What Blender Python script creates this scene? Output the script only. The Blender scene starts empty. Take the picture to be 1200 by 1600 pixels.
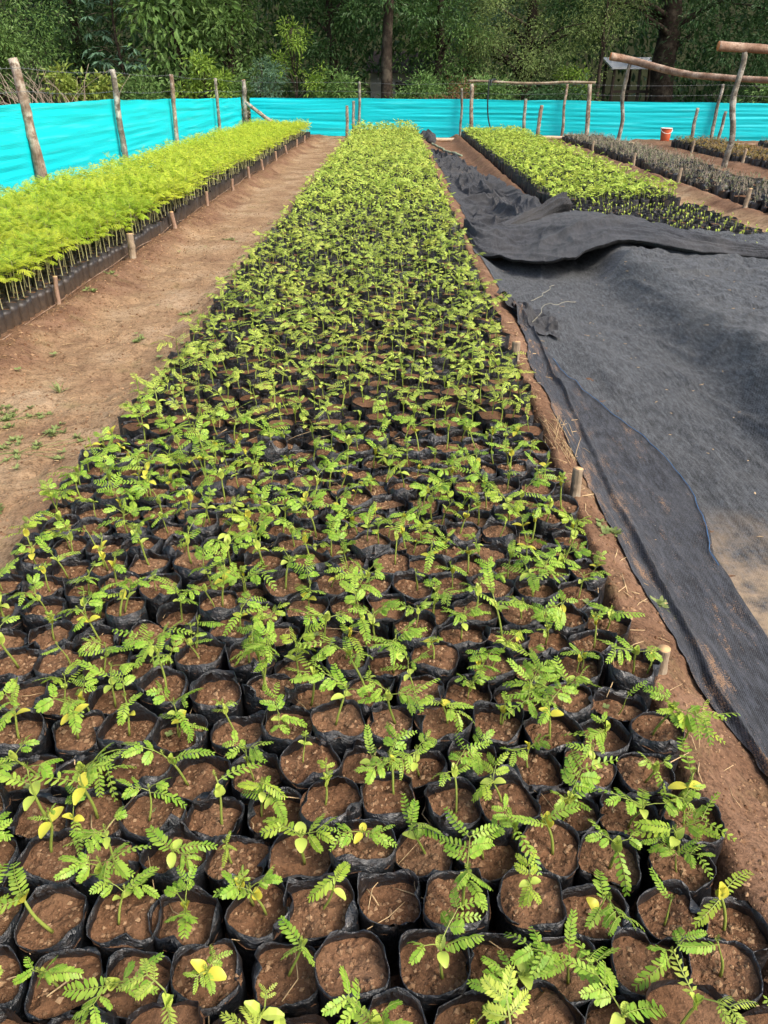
import bpy, math
import numpy as np
from mathutils import Vector, Matrix

# ------------------------------------------------------------------ camera, sky, sun, exposure
scene = bpy.context.scene
CAM_H = 1.43
PITCH = math.atan(673 / 1200.0)
YAW = math.atan(18 / 1200.0 * math.cos(PITCH))
cam_d = bpy.data.cameras.new("camera")
cam = bpy.data.objects.new("camera", cam_d)
scene.collection.objects.link(cam)
cam.location = (0, 0, CAM_H)
cam.rotation_euler = (math.pi / 2 - PITCH, 0, YAW)
cam_d.sensor_fit = 'VERTICAL'
cam_d.angle = 2 * math.atan(800 / 1200.0)
cam_d.clip_start = 0.02
cam_d.clip_end = 2000
scene.camera = cam

SUN_EL, SUN_AZ = math.radians(48), math.radians(128)      # azimuth clockwise from +Y: behind the camera, to the right
world = bpy.data.worlds.new("World")
scene.world = world
world.use_nodes = True
wn = world.node_tree
sky = wn.nodes.new('ShaderNodeTexSky')
sky.sky_type = 'NISHITA'
sky.sun_disc = False
sky.sun_elevation = SUN_EL
sky.sun_rotation = SUN_AZ
sky.air_density = 1.0
sky.dust_density = 4.0
sky.ozone_density = 0.6
bg = wn.nodes['Background']
bg.inputs['Strength'].default_value = 0.11
wn.links.new(sky.outputs[0], bg.inputs['Color'])
sun_d = bpy.data.lights.new("sun", 'SUN')
sun_d.energy = 1.3
sun_d.angle = math.radians(20)
sun_d.color = (1.0, 0.95, 0.87)
sun = bpy.data.objects.new("sun", sun_d)
scene.collection.objects.link(sun)
sdir = Vector((math.sin(SUN_AZ) * math.cos(SUN_EL), math.cos(SUN_AZ) * math.cos(SUN_EL), math.sin(SUN_EL)))
sun.rotation_euler = sdir.to_track_quat('Z', 'Y').to_euler()
scene.view_settings.view_transform = 'Standard'
scene.view_settings.look = 'None'
scene.view_settings.exposure = 1.28
scene.view_settings.gamma = 1.0
scene.cycles.max_bounces = 6
scene.cycles.diffuse_bounces = 3
scene.cycles.glossy_bounces = 2
scene.cycles.transmission_bounces = 4
scene.cycles.transparent_max_bounces = 6
scene.cycles.caustics_reflective = False
scene.cycles.caustics_refractive = False

# ------------------------------------------------------------------ helpers
R = np.random.default_rng(11)
COL = scene.collection.objects


def proj(P):
    """fractional picture coordinates and depth of points, used only to pick which repeats the picture shows"""
    P = np.atleast_2d(np.asarray(P, float))
    c, s = math.cos(YAW), math.sin(YAW)
    x = P[:, 0] * c + P[:, 1] * s
    y = -P[:, 0] * s + P[:, 1] * c
    z = P[:, 2] - CAM_H
    cp, sp = math.cos(PITCH), math.sin(PITCH)
    d = y * cp - z * sp
    v = y * sp + z * cp
    dd = np.where(d < 0.05, 1e9, d)
    return 600 + 1200 * x / dd, 800 - 1200 * v / dd, d


def _h(ix, iy, iz, seed):
    a = (ix.astype(np.int64) * 374761393 + iy.astype(np.int64) * 668265263 + iz.astype(np.int64) * 2147483647 + seed * 974711) & 0xFFFFFFFF
    a = ((a ^ (a >> 13)) * 1274126177) & 0xFFFFFFFF
    a = (a ^ (a >> 16)) & 0xFFFFFFFF
    return a / 4294967295.0


def noise(x, y, z=0.0, seed=0):
    x, y, z = np.broadcast_arrays(np.asarray(x, float), np.asarray(y, float), np.asarray(z, float))
    ix, iy, iz = np.floor(x), np.floor(y), np.floor(z)
    fx, fy, fz = x - ix, y - iy, z - iz
    fx, fy, fz = [f * f * (3 - 2 * f) for f in (fx, fy, fz)]
    out = 0
    for dx in (0, 1):
        for dy in (0, 1):
            for dz in (0, 1):
                w = (fx if dx else 1 - fx) * (fy if dy else 1 - fy) * (fz if dz else 1 - fz)
                out = out + w * _h(ix + dx, iy + dy, iz + dz, seed)
    return out * 2 - 1


def fbm(x, y, z=0.0, seed=0, oct=4, gain=0.5):
    a, f, o = 1.0, 1.0, 0
    for k in range(oct):
        o = o + a * noise(np.asarray(x) * f, np.asarray(y) * f, np.asarray(z) * f, seed + 17 * k)
        a *= gain
        f *= 2.03
    return o


def ridge(x, y, z=0.0, seed=0, oct=3):
    a, f, o = 1.0, 1.0, 0
    for k in range(oct):
        o = o + a * (1 - np.abs(noise(np.asarray(x) * f, np.asarray(y) * f, z, seed + 31 * k)) * 2)
        a *= 0.5
        f *= 2.1
    return o


def sstep(a, b, x):
    t = np.clip((np.asarray(x, float) - a) / (b - a), 0, 1)
    return t * t * (3 - 2 * t)


def catmull(P, n):
    P = np.asarray(P, float)
    Q = np.vstack([2 * P[0] - P[1], P, 2 * P[-1] - P[-2]])
    m = len(P) - 1
    t = np.linspace(0, m, n)
    i = np.minimum(t.astype(int), m - 1)
    f = (t - i)[:, None]
    p0, p1, p2, p3 = Q[i], Q[i + 1], Q[i + 2], Q[i + 3]
    return 0.5 * (2 * p1 + (p2 - p0) * f + (2 * p0 - 5 * p1 + 4 * p2 - p3) * f ** 2 + (3 * p1 - p0 - 3 * p2 + p3) * f ** 3)


def rotz(a):
    c, s = math.cos(a), math.sin(a)
    return np.array([[c, -s, 0], [s, c, 0], [0, 0, 1.0]])


def roty(a):
    c, s = math.cos(a), math.sin(a)
    return np.array([[c, 0, s], [0, 1, 0], [-s, 0, c]])


def rotx(a):
    c, s = math.cos(a), math.sin(a)
    return np.array([[1, 0, 0], [0, c, -s], [0, s, c]])


class MB:
    def __init__(self):
        self.v, self.f, self.uv, self.n = [], [], [], 0

    def add(self, V, F, m=0, uv=None):
        V = np.asarray(V, float).reshape(-1, 3)
        F = np.asarray(F, int)
        if F.ndim == 1:
            F = F[None, :]
        self.v.append(V)
        self.uv.append(np.zeros((len(V), 2)) if uv is None else np.asarray(uv, float))
        self.f.append((F + self.n, m))
        self.n += len(V)
        return self

    def merge(self, o, M=None, T=None):
        for V in [np.vstack(o.v)] if o.v else []:
            if M is not None:
                V = V @ np.asarray(M).T
            if T is not None:
                V = V + np.asarray(T)
            n0 = self.n
            self.v.append(V)
            self.uv.append(np.vstack(o.uv))
            self.n += len(V)
            for F, m in o.f:
                self.f.append((F + n0, m))
        return self

    def tile(self, o, pos, rz, sc, tilt=None):
        """many copies of one template as plain geometry"""
        V = np.vstack(o.v)
        k, n = len(pos), len(V)
        if k == 0:
            return
        c, s = np.cos(rz), np.sin(rz)
        sc = np.broadcast_to(np.asarray(sc, float), (k,))
        X = (c[:, None] * V[:, 0] - s[:, None] * V[:, 1]) * sc[:, None]
        Y = (s[:, None] * V[:, 0] + c[:, None] * V[:, 1]) * sc[:, None]
        Z = np.broadcast_to(V[:, 2], (k, n)) * sc[:, None]
        if tilt is not None:
            X = X + tilt[:, :1] * Z
            Y = Y + tilt[:, 1:] * Z
        W = np.stack([X + pos[:, :1], Y + pos[:, 1:2], Z + pos[:, 2:3]], -1).reshape(-1, 3)
        n0 = self.n
        self.v.append(W)
        self.uv.append(np.tile(np.vstack(o.uv), (k, 1)))
        self.n += len(W)
        off = (np.arange(k) * n)[:, None, None]
        for F, m in o.f:
            self.f.append(((F[None] + off).reshape(-1, F.shape[1]) + n0, m))

    def tube(self, P, r, seg=8, m=0, cap=True, capm=None):
        P = np.asarray(P, float)
        n = len(P)
        r = np.broadcast_to(np.asarray(r, float), (n,)) if np.ndim(r) < 2 else np.asarray(r)
        T = np.gradient(P, axis=0)
        T /= np.linalg.norm(T, axis=1)[:, None] + 1e-12
        up = np.array([0, 0, 1.0]) if abs(T[0, 2]) < 0.8 else np.array([1.0, 0, 0])
        A = np.cross(T, up)
        A /= np.linalg.norm(A, axis=1)[:, None] + 1e-12
        B = np.cross(T, A)
        th = np.linspace(0, 2 * math.pi, seg, endpoint=False)
        rr = r[:, None] if r.ndim == 1 else r
        V = P[:, None] + (A[:, None] * np.cos(th)[None, :, None] + B[:, None] * np.sin(th)[None, :, None]) * rr[..., None]
        i, j = np.meshgrid(np.arange(n - 1), np.arange(seg), indexing='ij')
        j2 = (j + 1) % seg
        F = np.stack([i * seg + j, i * seg + j2, (i + 1) * seg + j2, (i + 1) * seg + j], -1).reshape(-1, 4)
        uv = np.stack([np.broadcast_to(th / 6.283, (n, seg)), np.broadcast_to(np.linspace(0, 1, n)[:, None], (n, seg))], -1).reshape(-1, 2)
        n0 = self.n
        self.add(V.reshape(-1, 3), F, m, uv)
        if cap:
            cm = m if capm is None else capm
            self.f.append((np.array([[n0 + k for k in range(seg)][::-1]]), cm))
            self.f.append((np.array([[n0 + (n - 1) * seg + k for k in range(seg)]]), cm))
        return self

    def grid(self, V, m=0, uv=None):
        """V: (a,b,3) array"""
        a, b = V.shape[:2]
        i, j = np.meshgrid(np.arange(a - 1), np.arange(b - 1), indexing='ij')
        F = np.stack([i * b + j, (i + 1) * b + j, (i + 1) * b + j + 1, i * b + j + 1], -1).reshape(-1, 4)
        return self.add(V.reshape(-1, 3), F, m, None if uv is None else uv.reshape(-1, 2))

    def box(self, lo, hi, m=0, M=None, T=None):
        x0, y0, z0 = lo
        x1, y1, z1 = hi
        V = np.array([[x0, y0, z0], [x1, y0, z0], [x1, y1, z0], [x0, y1, z0], [x0, y0, z1], [x1, y0, z1], [x1, y1, z1], [x0, y1, z1]], float)
        if M is not None:
            V = V @ np.asarray(M).T
        if T is not None:
            V = V + np.asarray(T)
        return self.add(V, [[0, 3, 2, 1], [4, 5, 6, 7], [0, 1, 5, 4], [1, 2, 6, 5], [2, 3, 7, 6], [3, 0, 4, 7]], m)

    def mesh(self, name, mats, smooth=True):
        me = bpy.data.meshes.new(name)
        V = np.vstack(self.v)
        me.vertices.add(len(V))
        me.vertices.foreach_set('co', V.astype(np.float32).ravel())
        nl = sum(F.size for F, m in self.f)
        nf = sum(len(F) for F, m in self.f)
        loops = np.concatenate([F.ravel() for F, m in self.f]).astype(np.int32)
        tot = np.concatenate([np.full(len(F), F.shape[1]) for F, m in self.f]).astype(np.int32)
        start = np.concatenate([[0], np.cumsum(tot)[:-1]]).astype(np.int32)
        mi = np.concatenate([np.full(len(F), m) for F, m in self.f]).astype(np.int32)
        me.loops.add(nl)
        me.loops.foreach_set('vertex_index', loops)
        me.polygons.add(nf)
        me.polygons.foreach_set('loop_start', start)
        me.polygons.foreach_set('loop_total', tot)
        me.polygons.foreach_set('material_index', mi)
        me.polygons.foreach_set('use_smooth', np.full(nf, smooth))
        U = np.vstack(self.uv)
        if np.any(U):
            l = me.uv_layers.new(name='uv')
            l.data.foreach_set('uv', U[loops].astype(np.float32).ravel())
        for m in mats:
            me.materials.append(m)
        me.update(calc_edges=True)
        return me


def ob(name, data, mats=None, parent=None, loc=None, label=None, cat=None, group=None, kind=None, smooth=True, rz=None):
    if isinstance(data, MB):
        data = data.mesh(name, mats if isinstance(mats, (list, tuple)) else [mats], smooth)
    o = bpy.data.objects.new(name, data)
    COL.link(o)
    if parent is not None:
        o.parent = parent
    if loc is not None:
        o.location = loc
    if rz is not None:
        o.rotation_euler = (0, 0, rz)
    if label:
        o['label'] = label
    if cat:
        o['category'] = cat
    if group:
        o['group'] = group
    if kind:
        o['kind'] = kind
    return o


def lin(h):
    h = h.lstrip('#')
    c = [int(h[i:i + 2], 16) / 255 for i in (0, 2, 4)]
    return tuple([x / 12.92 if x <= 0.04045 else ((x + 0.055) / 1.055) ** 2.4 for x in c] + [1.0])


ORD = ['', 'first', 'second', 'third', 'fourth', 'fifth', 'sixth', 'seventh', 'eighth', 'ninth', 'tenth', 'eleventh', 'twelfth', 'thirteenth', 'fourteenth',
       'fifteenth', 'sixteenth', 'seventeenth', 'eighteenth', 'nineteenth', 'twentieth', 'twenty-first', 'twenty-second', 'twenty-third', 'twenty-fourth',
       'twenty-fifth', 'twenty-sixth', 'twenty-seventh', 'twenty-eighth', 'twenty-ninth', 'thirtieth'] + ['%dth' % k for k in range(31, 300)]
NUM = ['no', 'one', 'two', 'three', 'four', 'five', 'six']


# ------------------------------------------------------------------ materials
class NT:
    def __init__(self, name):
        self.mat = bpy.data.materials.new(name)
        self.mat.use_nodes = True
        self.t = self.mat.node_tree
        self.p = self.t.nodes['Principled BSDF']
        self.out = self.t.nodes['Material Output']

    def n(self, typ, **kw):
        nd = self.t.nodes.new('ShaderNode' + typ)
        for k, v in kw.items():
            if k in ('inputs',):
                for a, b in v.items():
                    nd.inputs[a].default_value = b
            else:
                setattr(nd, k, v)
        return nd

    def l(self, a, b):
        self.t.links.new(a, b)

    def noise(self, scale, detail=4, rough=0.55, vec=None, dist=0.0):
        nd = self.n('TexNoise', inputs={'Scale': scale, 'Detail': detail, 'Roughness': rough, 'Distortion': dist})
        if vec is not None:
            self.l(vec, nd.inputs['Vector'])
        return nd.outputs['Fac']

    def ramp(self, fac, stops):
        nd = self.n('ValToRGB')
        cr = nd.color_ramp
        while len(cr.elements) < len(stops):
            cr.elements.new(0.5)
        for e, (p, c) in zip(cr.elements, stops):
            e.position = p
            e.color = c if len(c) == 4 else tuple(c) + (1,)
        self.l(fac, nd.inputs[0])
        return nd.outputs[0]

    def mix(self, fac, a, b, mode='MIX'):
        nd = self.n('Mix', data_type='RGBA', blend_type=mode)
        for s, v in ((nd.inputs[0], fac), (nd.inputs[6], a), (nd.inputs[7], b)):
            if hasattr(v, 'links') or hasattr(v, 'is_linked'):
                self.l(v, s)
            else:
                s.default_value = v
        return nd.outputs[2]

    def math(self, op, a, b=None, c=None, clamp=False):
        nd = self.n('Math', operation=op, use_clamp=clamp)
        for i, v in enumerate((a, b, c)):
            if v is None:
                continue
            if hasattr(v, 'is_linked'):
                self.l(v, nd.inputs[i])
            else:
                nd.inputs[i].default_value = v
        return nd.outputs[0]

    def bump(self, h, strength=0.5, dist=0.01, normal=None):
        nd = self.n('Bump', inputs={'Strength': strength, 'Distance': dist})
        self.l(h, nd.inputs['Height'])
        if normal is not None:
            self.l(normal, nd.inputs['Normal'])
        return nd.outputs[0]

    def coord(self, which='Object'):
        return self.n('TexCoord').outputs[which]

    def pos(self):
        return self.n('NewGeometry').outputs['Position']

    def mapped(self, vec, scale=(1, 1, 1), rot=(0, 0, 0), loc=(0, 0, 0)):
        nd = self.n('Mapping')
        nd.inputs['Scale'].default_value = scale
        nd.inputs['Rotation'].default_value = rot
        nd.inputs['Location'].default_value = loc
        self.l(vec, nd.inputs['Vector'])
        return nd.outputs[0]

    def mixc(self, a, b, f):
        return tuple(p * (1 - f) + q * f for p, q in zip(a, b))

    def base(self, col, rough=0.8, spec=0.3):
        if hasattr(col, 'is_linked'):
            self.l(col, self.p.inputs['Base Color'])
        else:
            self.p.inputs['Base Color'].default_value = col
        if hasattr(rough, 'is_linked'):
            self.l(rough, self.p.inputs['Roughness'])
        else:
            self.p.inputs['Roughness'].default_value = rough
        self.p.inputs['Specular IOR Level'].default_value = spec
        return self


def leaf_mat(name, c1, c2, trans=0.35, rough=0.5, spec=0.25, c3=None, scale=3.0):
    """c1..c2 vary from leaf to leaf, c3 comes in by patches of the planting"""
    t = NT(name)
    g = t.n('NewGeometry')
    oi = t.n('ObjectInfo')
    f = t.math('ADD', t.math('MULTIPLY', g.outputs['Random Per Island'], 0.65), t.math('MULTIPLY', oi.outputs['Random'], 0.35))
    c = t.mix(f, c1, c2)
    if c3 is not None:
        nz = t.noise(scale, 2, 0.5, g.outputs['Position'])
        c = t.mix(t.ramp(nz, [(0.45, (0, 0, 0)), (0.7, (0.75, 0.75, 0.75))]), c, c3)
    t.base(c, rough, spec)
    tr = t.n('BsdfTranslucent')
    t.l(c, tr.inputs['Color'])
    mx = t.n('MixShader')
    mx.inputs[0].default_value = trans
    t.l(t.p.outputs[0], mx.inputs[1])
    t.l(tr.outputs[0], mx.inputs[2])
    t.l(mx.outputs[0], t.out.inputs['Surface'])
    return t.mat


def simple(name, col, rough=0.8, spec=0.3, var=0.25, scale=20, bumpd=0.0, metal=0.0):
    t = NT(name)
    v = t.coord()
    nz = t.noise(scale, 5, 0.6, v)
    dark = tuple(c * (1 - var) for c in col[:3]) + (1,)
    lite = tuple(min(1, c * (1 + var)) for c in col[:3]) + (1,)
    t.base(t.ramp(nz, [(0.3, dark), (0.7, lite)]), rough, spec)
    t.p.inputs['Metallic'].default_value = metal
    if bumpd:
        t.l(t.bump(nz, 0.6, bumpd), t.p.inputs['Normal'])
    return t.mat


def soil_mat(name, path=False, clod=False):
    t = NT(name)
    P = t.pos()
    n1 = t.noise(5.0, 5, 0.6, P)
    n2 = t.noise(90.0, 4, 0.65, P)
    n3 = t.noise(320.0, 2, 0.6, P)
    c = t.ramp(n1, [(0.3, lin('#684932')), (0.55, lin('#7f5e45')), (0.75, lin('#937256'))])
    if path:
        s = t.n('SeparateXYZ')
        t.l(P, s.inputs[0])
        warp = t.math('MULTIPLY', t.math('SUBTRACT', t.noise(1.3, 4, 0.6, P), 0.5), 1.0)
        xw = t.math('ADD', s.outputs[0], warp)
        # trodden dry dirt along the middle of the two paths
        a = t.math('SUBTRACT', 1.0, t.math('DIVIDE', t.math('ABSOLUTE', t.math('ADD', xw, 1.72)), 0.6), clamp=True)
        b = t.math('SUBTRACT', 1.0, t.math('DIVIDE', t.math('ABSOLUTE', t.math('SUBTRACT', xw, 3.95)), 0.5), clamp=True)
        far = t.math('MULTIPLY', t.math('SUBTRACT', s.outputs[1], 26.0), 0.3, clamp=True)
        dry = t.ramp(t.math('MAXIMUM', a, b), [(0.08, (0, 0, 0)), (0.42, (1, 1, 1))])
        dcol = t.ramp(t.noise(2.2, 6, 0.65, P), [(0.3, lin('#8d6f55')), (0.5, lin('#ab8e6d')), (0.72, lin('#bfa788'))])
        c = t.ramp(n1, [(0.3, lin('#745742')), (0.55, lin('#8e6e56')), (0.75, lin('#a3846b'))])
        c = t.mix(dry, c, dcol)
        moss = t.ramp(t.noise(3.1, 6, 0.7, t.mapped(P, loc=(3, 9, 0))), [(0.56, (0, 0, 0)), (0.72, (0.4, 0.4, 0.4))])
        c = t.mix(moss, c, lin('#7d7a4a'))
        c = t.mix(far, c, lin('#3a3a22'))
    if path:
        pt = t.noise(24.0, 5, 0.7, P)
        c = t.mix(0.8, c, t.ramp(pt, [(0.34, lin('#9a9088')), (0.46, lin('#f0ece8')), (0.66, lin('#ffffff'))]), 'MULTIPLY')
    sp = t.ramp(n2, [(0.32, lin('#8a8a8a')), (0.5, lin('#e8e8e8')), (0.68, lin('#ffffff'))])
    c = t.mix(0.75, c, sp, 'MULTIPLY')
    fl = t.ramp(n3, [(0.66, (0, 0, 0)), (0.74, (0.5, 0.5, 0.5))])
    c = t.mix(fl, c, lin('#c4a184'))
    if clod:
        isl = t.n('NewGeometry').outputs['Random Per Island']
        c = t.mix(t.ramp(isl, [(0.2, (0, 0, 0)), (0.75, (0.6, 0.6, 0.6)), (0.97, (1, 1, 1))]), c, lin('#ab8b6a'))
    t.base(c, 0.95, 0.15)
    b1 = t.bump(n2, 0.9, 0.008)
    t.l(t.bump(n3, 0.5, 0.002, b1), t.p.inputs['Normal'])
    return t.mat


M = {}
M['ground'] = soil_mat('ground_soil', True)
M['soil'] = soil_mat('potting_soil')
M['clod'] = soil_mat('soil_clods', False, True)


def plastic_mat():
    t = NT('black_bag_plastic')
    P = t.pos()
    n1 = t.noise(42.0, 4, 0.6, P, 2.0)
    n2 = t.noise(7.0, 3, 0.6, P)
    dust = t.ramp(t.noise(60, 4, 0.7, P), [(0.5, (0, 0, 0)), (0.8, (0.3, 0.3, 0.3))])
    c = t.mix(dust, lin('#181b1f'), lin('#6b5646'))
    t.base(c, t.math('ADD', 0.2, t.math('MULTIPLY', n2, 0.28)), 0.8)
    b1 = t.bump(n1, 0.8, 0.009)
    t.l(b1, t.p.inputs['Normal'])
    return t.mat


M['bag'] = plastic_mat()


def old_bag_mat():
    t = NT('dusty_bag_plastic')
    P = t.pos()
    s = t.n('SeparateXYZ')
    t.l(P, s.inputs[0])
    n1 = t.noise(30.0, 4, 0.65, P)
    low = t.math('SUBTRACT', 1.0, t.math('MULTIPLY', s.outputs[2], 7.0), clamp=True)
    f = t.math('MULTIPLY', t.math('ADD', low, 0.25), t.math('MULTIPLY', n1, 1.3), clamp=True)
    t.base(t.mix(t.math('MULTIPLY', f, 0.45), lin('#1e2125'), lin('#83694f')), 0.45, 0.45)
    t.l(t.bump(n1, 0.4, 0.004), t.p.inputs['Normal'])
    return t.mat


M['old_bag'] = old_bag_mat()
M['leaf'] = leaf_mat('seedling_leaf', lin('#82b136'), lin('#b8d056'), 0.4, 0.42, 0.35)
M['leaf_mass'] = leaf_mat('seedling_leaf_mass', lin('#9fbf4a'), lin('#d6e26c'), 0.44, 0.45, 0.35, lin('#d4d860'), 2.5)
M['leaf_bright'] = leaf_mat('right_bed_leaf', lin('#9cbc46'), lin('#ced966'), 0.35, 0.5, 0.25, lin('#c0c94a'), 2.0)
M['young'] = leaf_mat('young_leaf', lin('#93b53a'), lin('#c0cf52'), 0.4, 0.45, 0.3)
M['cot'] = leaf_mat('cotyledon_skin', lin('#b4cc55'), lin('#cfd868'), 0.3, 0.4, 0.35)
M['cot_y'] = leaf_mat('yellow_cotyledon_skin', lin('#c9cd48'), lin('#dccf52'), 0.3, 0.4, 0.35)
M['stem'] = leaf_mat('green_stem', lin('#7d8f3a'), lin('#94a04a'), 0.1, 0.5, 0.3)
M['tall_leaf'] = leaf_mat('feathery_leaf', lin('#86b02c'), lin('#d0dc50'), 0.45, 0.5, 0.2, lin('#d9dc52'), 2.2)
M['tall_stem'] = leaf_mat('pale_woody_stem', lin('#a2a06a'), lin('#c0b98a'), 0.05, 0.6, 0.2)
M['grey_leaf'] = leaf_mat('greyish_leaf', lin('#4a5634'), lin('#939a70'), 0.25, 0.55, 0.25, lin('#6d6552'), 1.5)
M['rust_leaf'] = leaf_mat('rusty_leaf', lin('#7d6a34'), lin('#a98a4c'), 0.3, 0.6, 0.2, lin('#7f8438'), 1.2)
M['weed'] = leaf_mat('weed_leaf', lin('#76864a'), lin('#97a466'), 0.3, 0.5, 0.2)


def bark_mat(name, base, lite, dark, scale=6.0):
    t = NT(name)
    v = t.coord()
    n1 = t.noise(scale, 5, 0.65, v)
    st = t.noise(9.0, 5, 0.7, t.mapped(v, (6, 6, 1.0)))
    pt = t.noise(scale * 1.7, 3, 0.6, t.mapped(v, loc=(5, 2, 1)))
    c = t.ramp(n1, [(0.3, dark), (0.5, base), (0.62, lite)])
    c = t.mix(t.ramp(pt, [(0.56, (0, 0, 0)), (0.64, (0.8, 0.8, 0.8))]), c, dark)
    c = t.mix(0.5, c, t.ramp(st, [(0.3, lin('#777777')), (0.6, lin('#ffffff'))]), 'MULTIPLY')
    t.base(c, 0.9, 0.15)
    t.l(t.bump(st, 0.9, 0.01), t.p.inputs['Normal'])
    return t.mat


M['bark'] = bark_mat('pole_bark', lin('#9a8674'), lin('#c2b6a4'), lin('#6a5444'))
M['bark_grey'] = bark_mat('grey_pole_bark', lin('#8d8678'), lin('#bdb9ac'), lin('#5c5349'))
M['log'] = bark_mat('log_bark', lin('#a48772'), lin('#c0a892'), lin('#7d604c'), 3)
M['peeled'] = bark_mat('peeled_wood', lin('#a3917a'), lin('#bdb09a'), lin('#7c6b58'), 3)
M['cut'] = simple('sawn_end', lin('#d0a878'), 0.8, 0.2, 0.2, 60)
M['cut_orange'] = simple('fresh_sawn_end', lin('#d98a55'), 0.8, 0.2, 0.2, 60)
M['trunk'] = bark_mat('forest_bark', lin('#3d342c'), lin('#5c5347'), lin('#26211b'), 3)
M['deadwood'] = simple('dead_twig', lin('#a89a88'), 0.9, 0.1, 0.3, 15)
M['straw'] = simple('dry_straw', lin('#c2a67c'), 0.8, 0.2, 0.3, 80)
M['plank'] = simple('pale_plank', lin('#c9b092'), 0.85, 0.2, 0.2, 12)
M['string'] = simple('pale_string', lin('#aaa590'), 0.8, 0.2, 0.15, 90)
M['blue_thread'] = simple('blue_thread', lin('#3d6a94'), 0.6, 0.3, 0.3, 40)
M['rope'] = simple('greenish_rope', lin('#8f9a80'), 0.8, 0.2, 0.3, 70)
M['wire'] = simple('galvanised_wire', lin('#8a8c8c'), 0.5, 0.5, 0.2, 50, metal=0.6)
M['hose'] = simple('black_hose', lin('#20262a'), 0.4, 0.5, 0.2, 20)
M['orange'] = simple('orange_plastic', lin('#c4603f'), 0.45, 0.4, 0.12, 9)
M['white_pl'] = simple('white_plastic', lin('#e6e2da'), 0.45, 0.4, 0.05, 9)
M['white_roof'] = simple('white_roof_sheet', lin('#e8ebee'), 0.5, 0.4, 0.06, 2)
M['white_wall'] = simple('white_wall_paint', lin('#e6e4e2'), 0.8, 0.2, 0.05, 2)
M['shed_wood'] = simple('dark_shed_wood', lin('#4a4038'), 0.9, 0.2, 0.25, 6)
M['glass'] = simple('dark_window_glass', lin('#1c2226'), 0.15, 0.5, 0.2, 3)


def sheet_mat():
    t = NT('cyan_sheet')
    uv = t.coord('UV')
    st = t.noise(1.0, 5, 0.6, t.mapped(uv, (0.5, 16, 1)))
    weave = t.n('TexWave', bands_direction='Y', inputs={'Scale': 18.0, 'Distortion': 1.5, 'Detail': 2.0})
    t.l(t.mapped(uv, (0.15, 1, 1)), weave.inputs['Vector'])
    c = t.ramp(st, [(0.3, lin('#0fd2da')), (0.55, lin('#16dde6')), (0.72, lin('#4fe9f0'))])
    t.base(c, 0.45, 0.4)
    h = t.math('ADD', t.math('MULTIPLY', st, 1.0), t.math('MULTIPLY', weave.outputs['Fac'], 0.12))
    t.l(t.bump(h, 0.5, 0.02), t.p.inputs['Normal'])
    tr = t.n('BsdfTranslucent')
    t.l(c, tr.inputs['Color'])
    mx = t.n('MixShader')
    mx.inputs[0].default_value = 0.1
    t.l(t.p.outputs[0], mx.inputs[1])
    t.l(tr.outputs[0], mx.inputs[2])
    t.l(mx.outputs[0], t.out.inputs['Surface'])
    return t.mat


M['sheet'] = sheet_mat()


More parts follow.
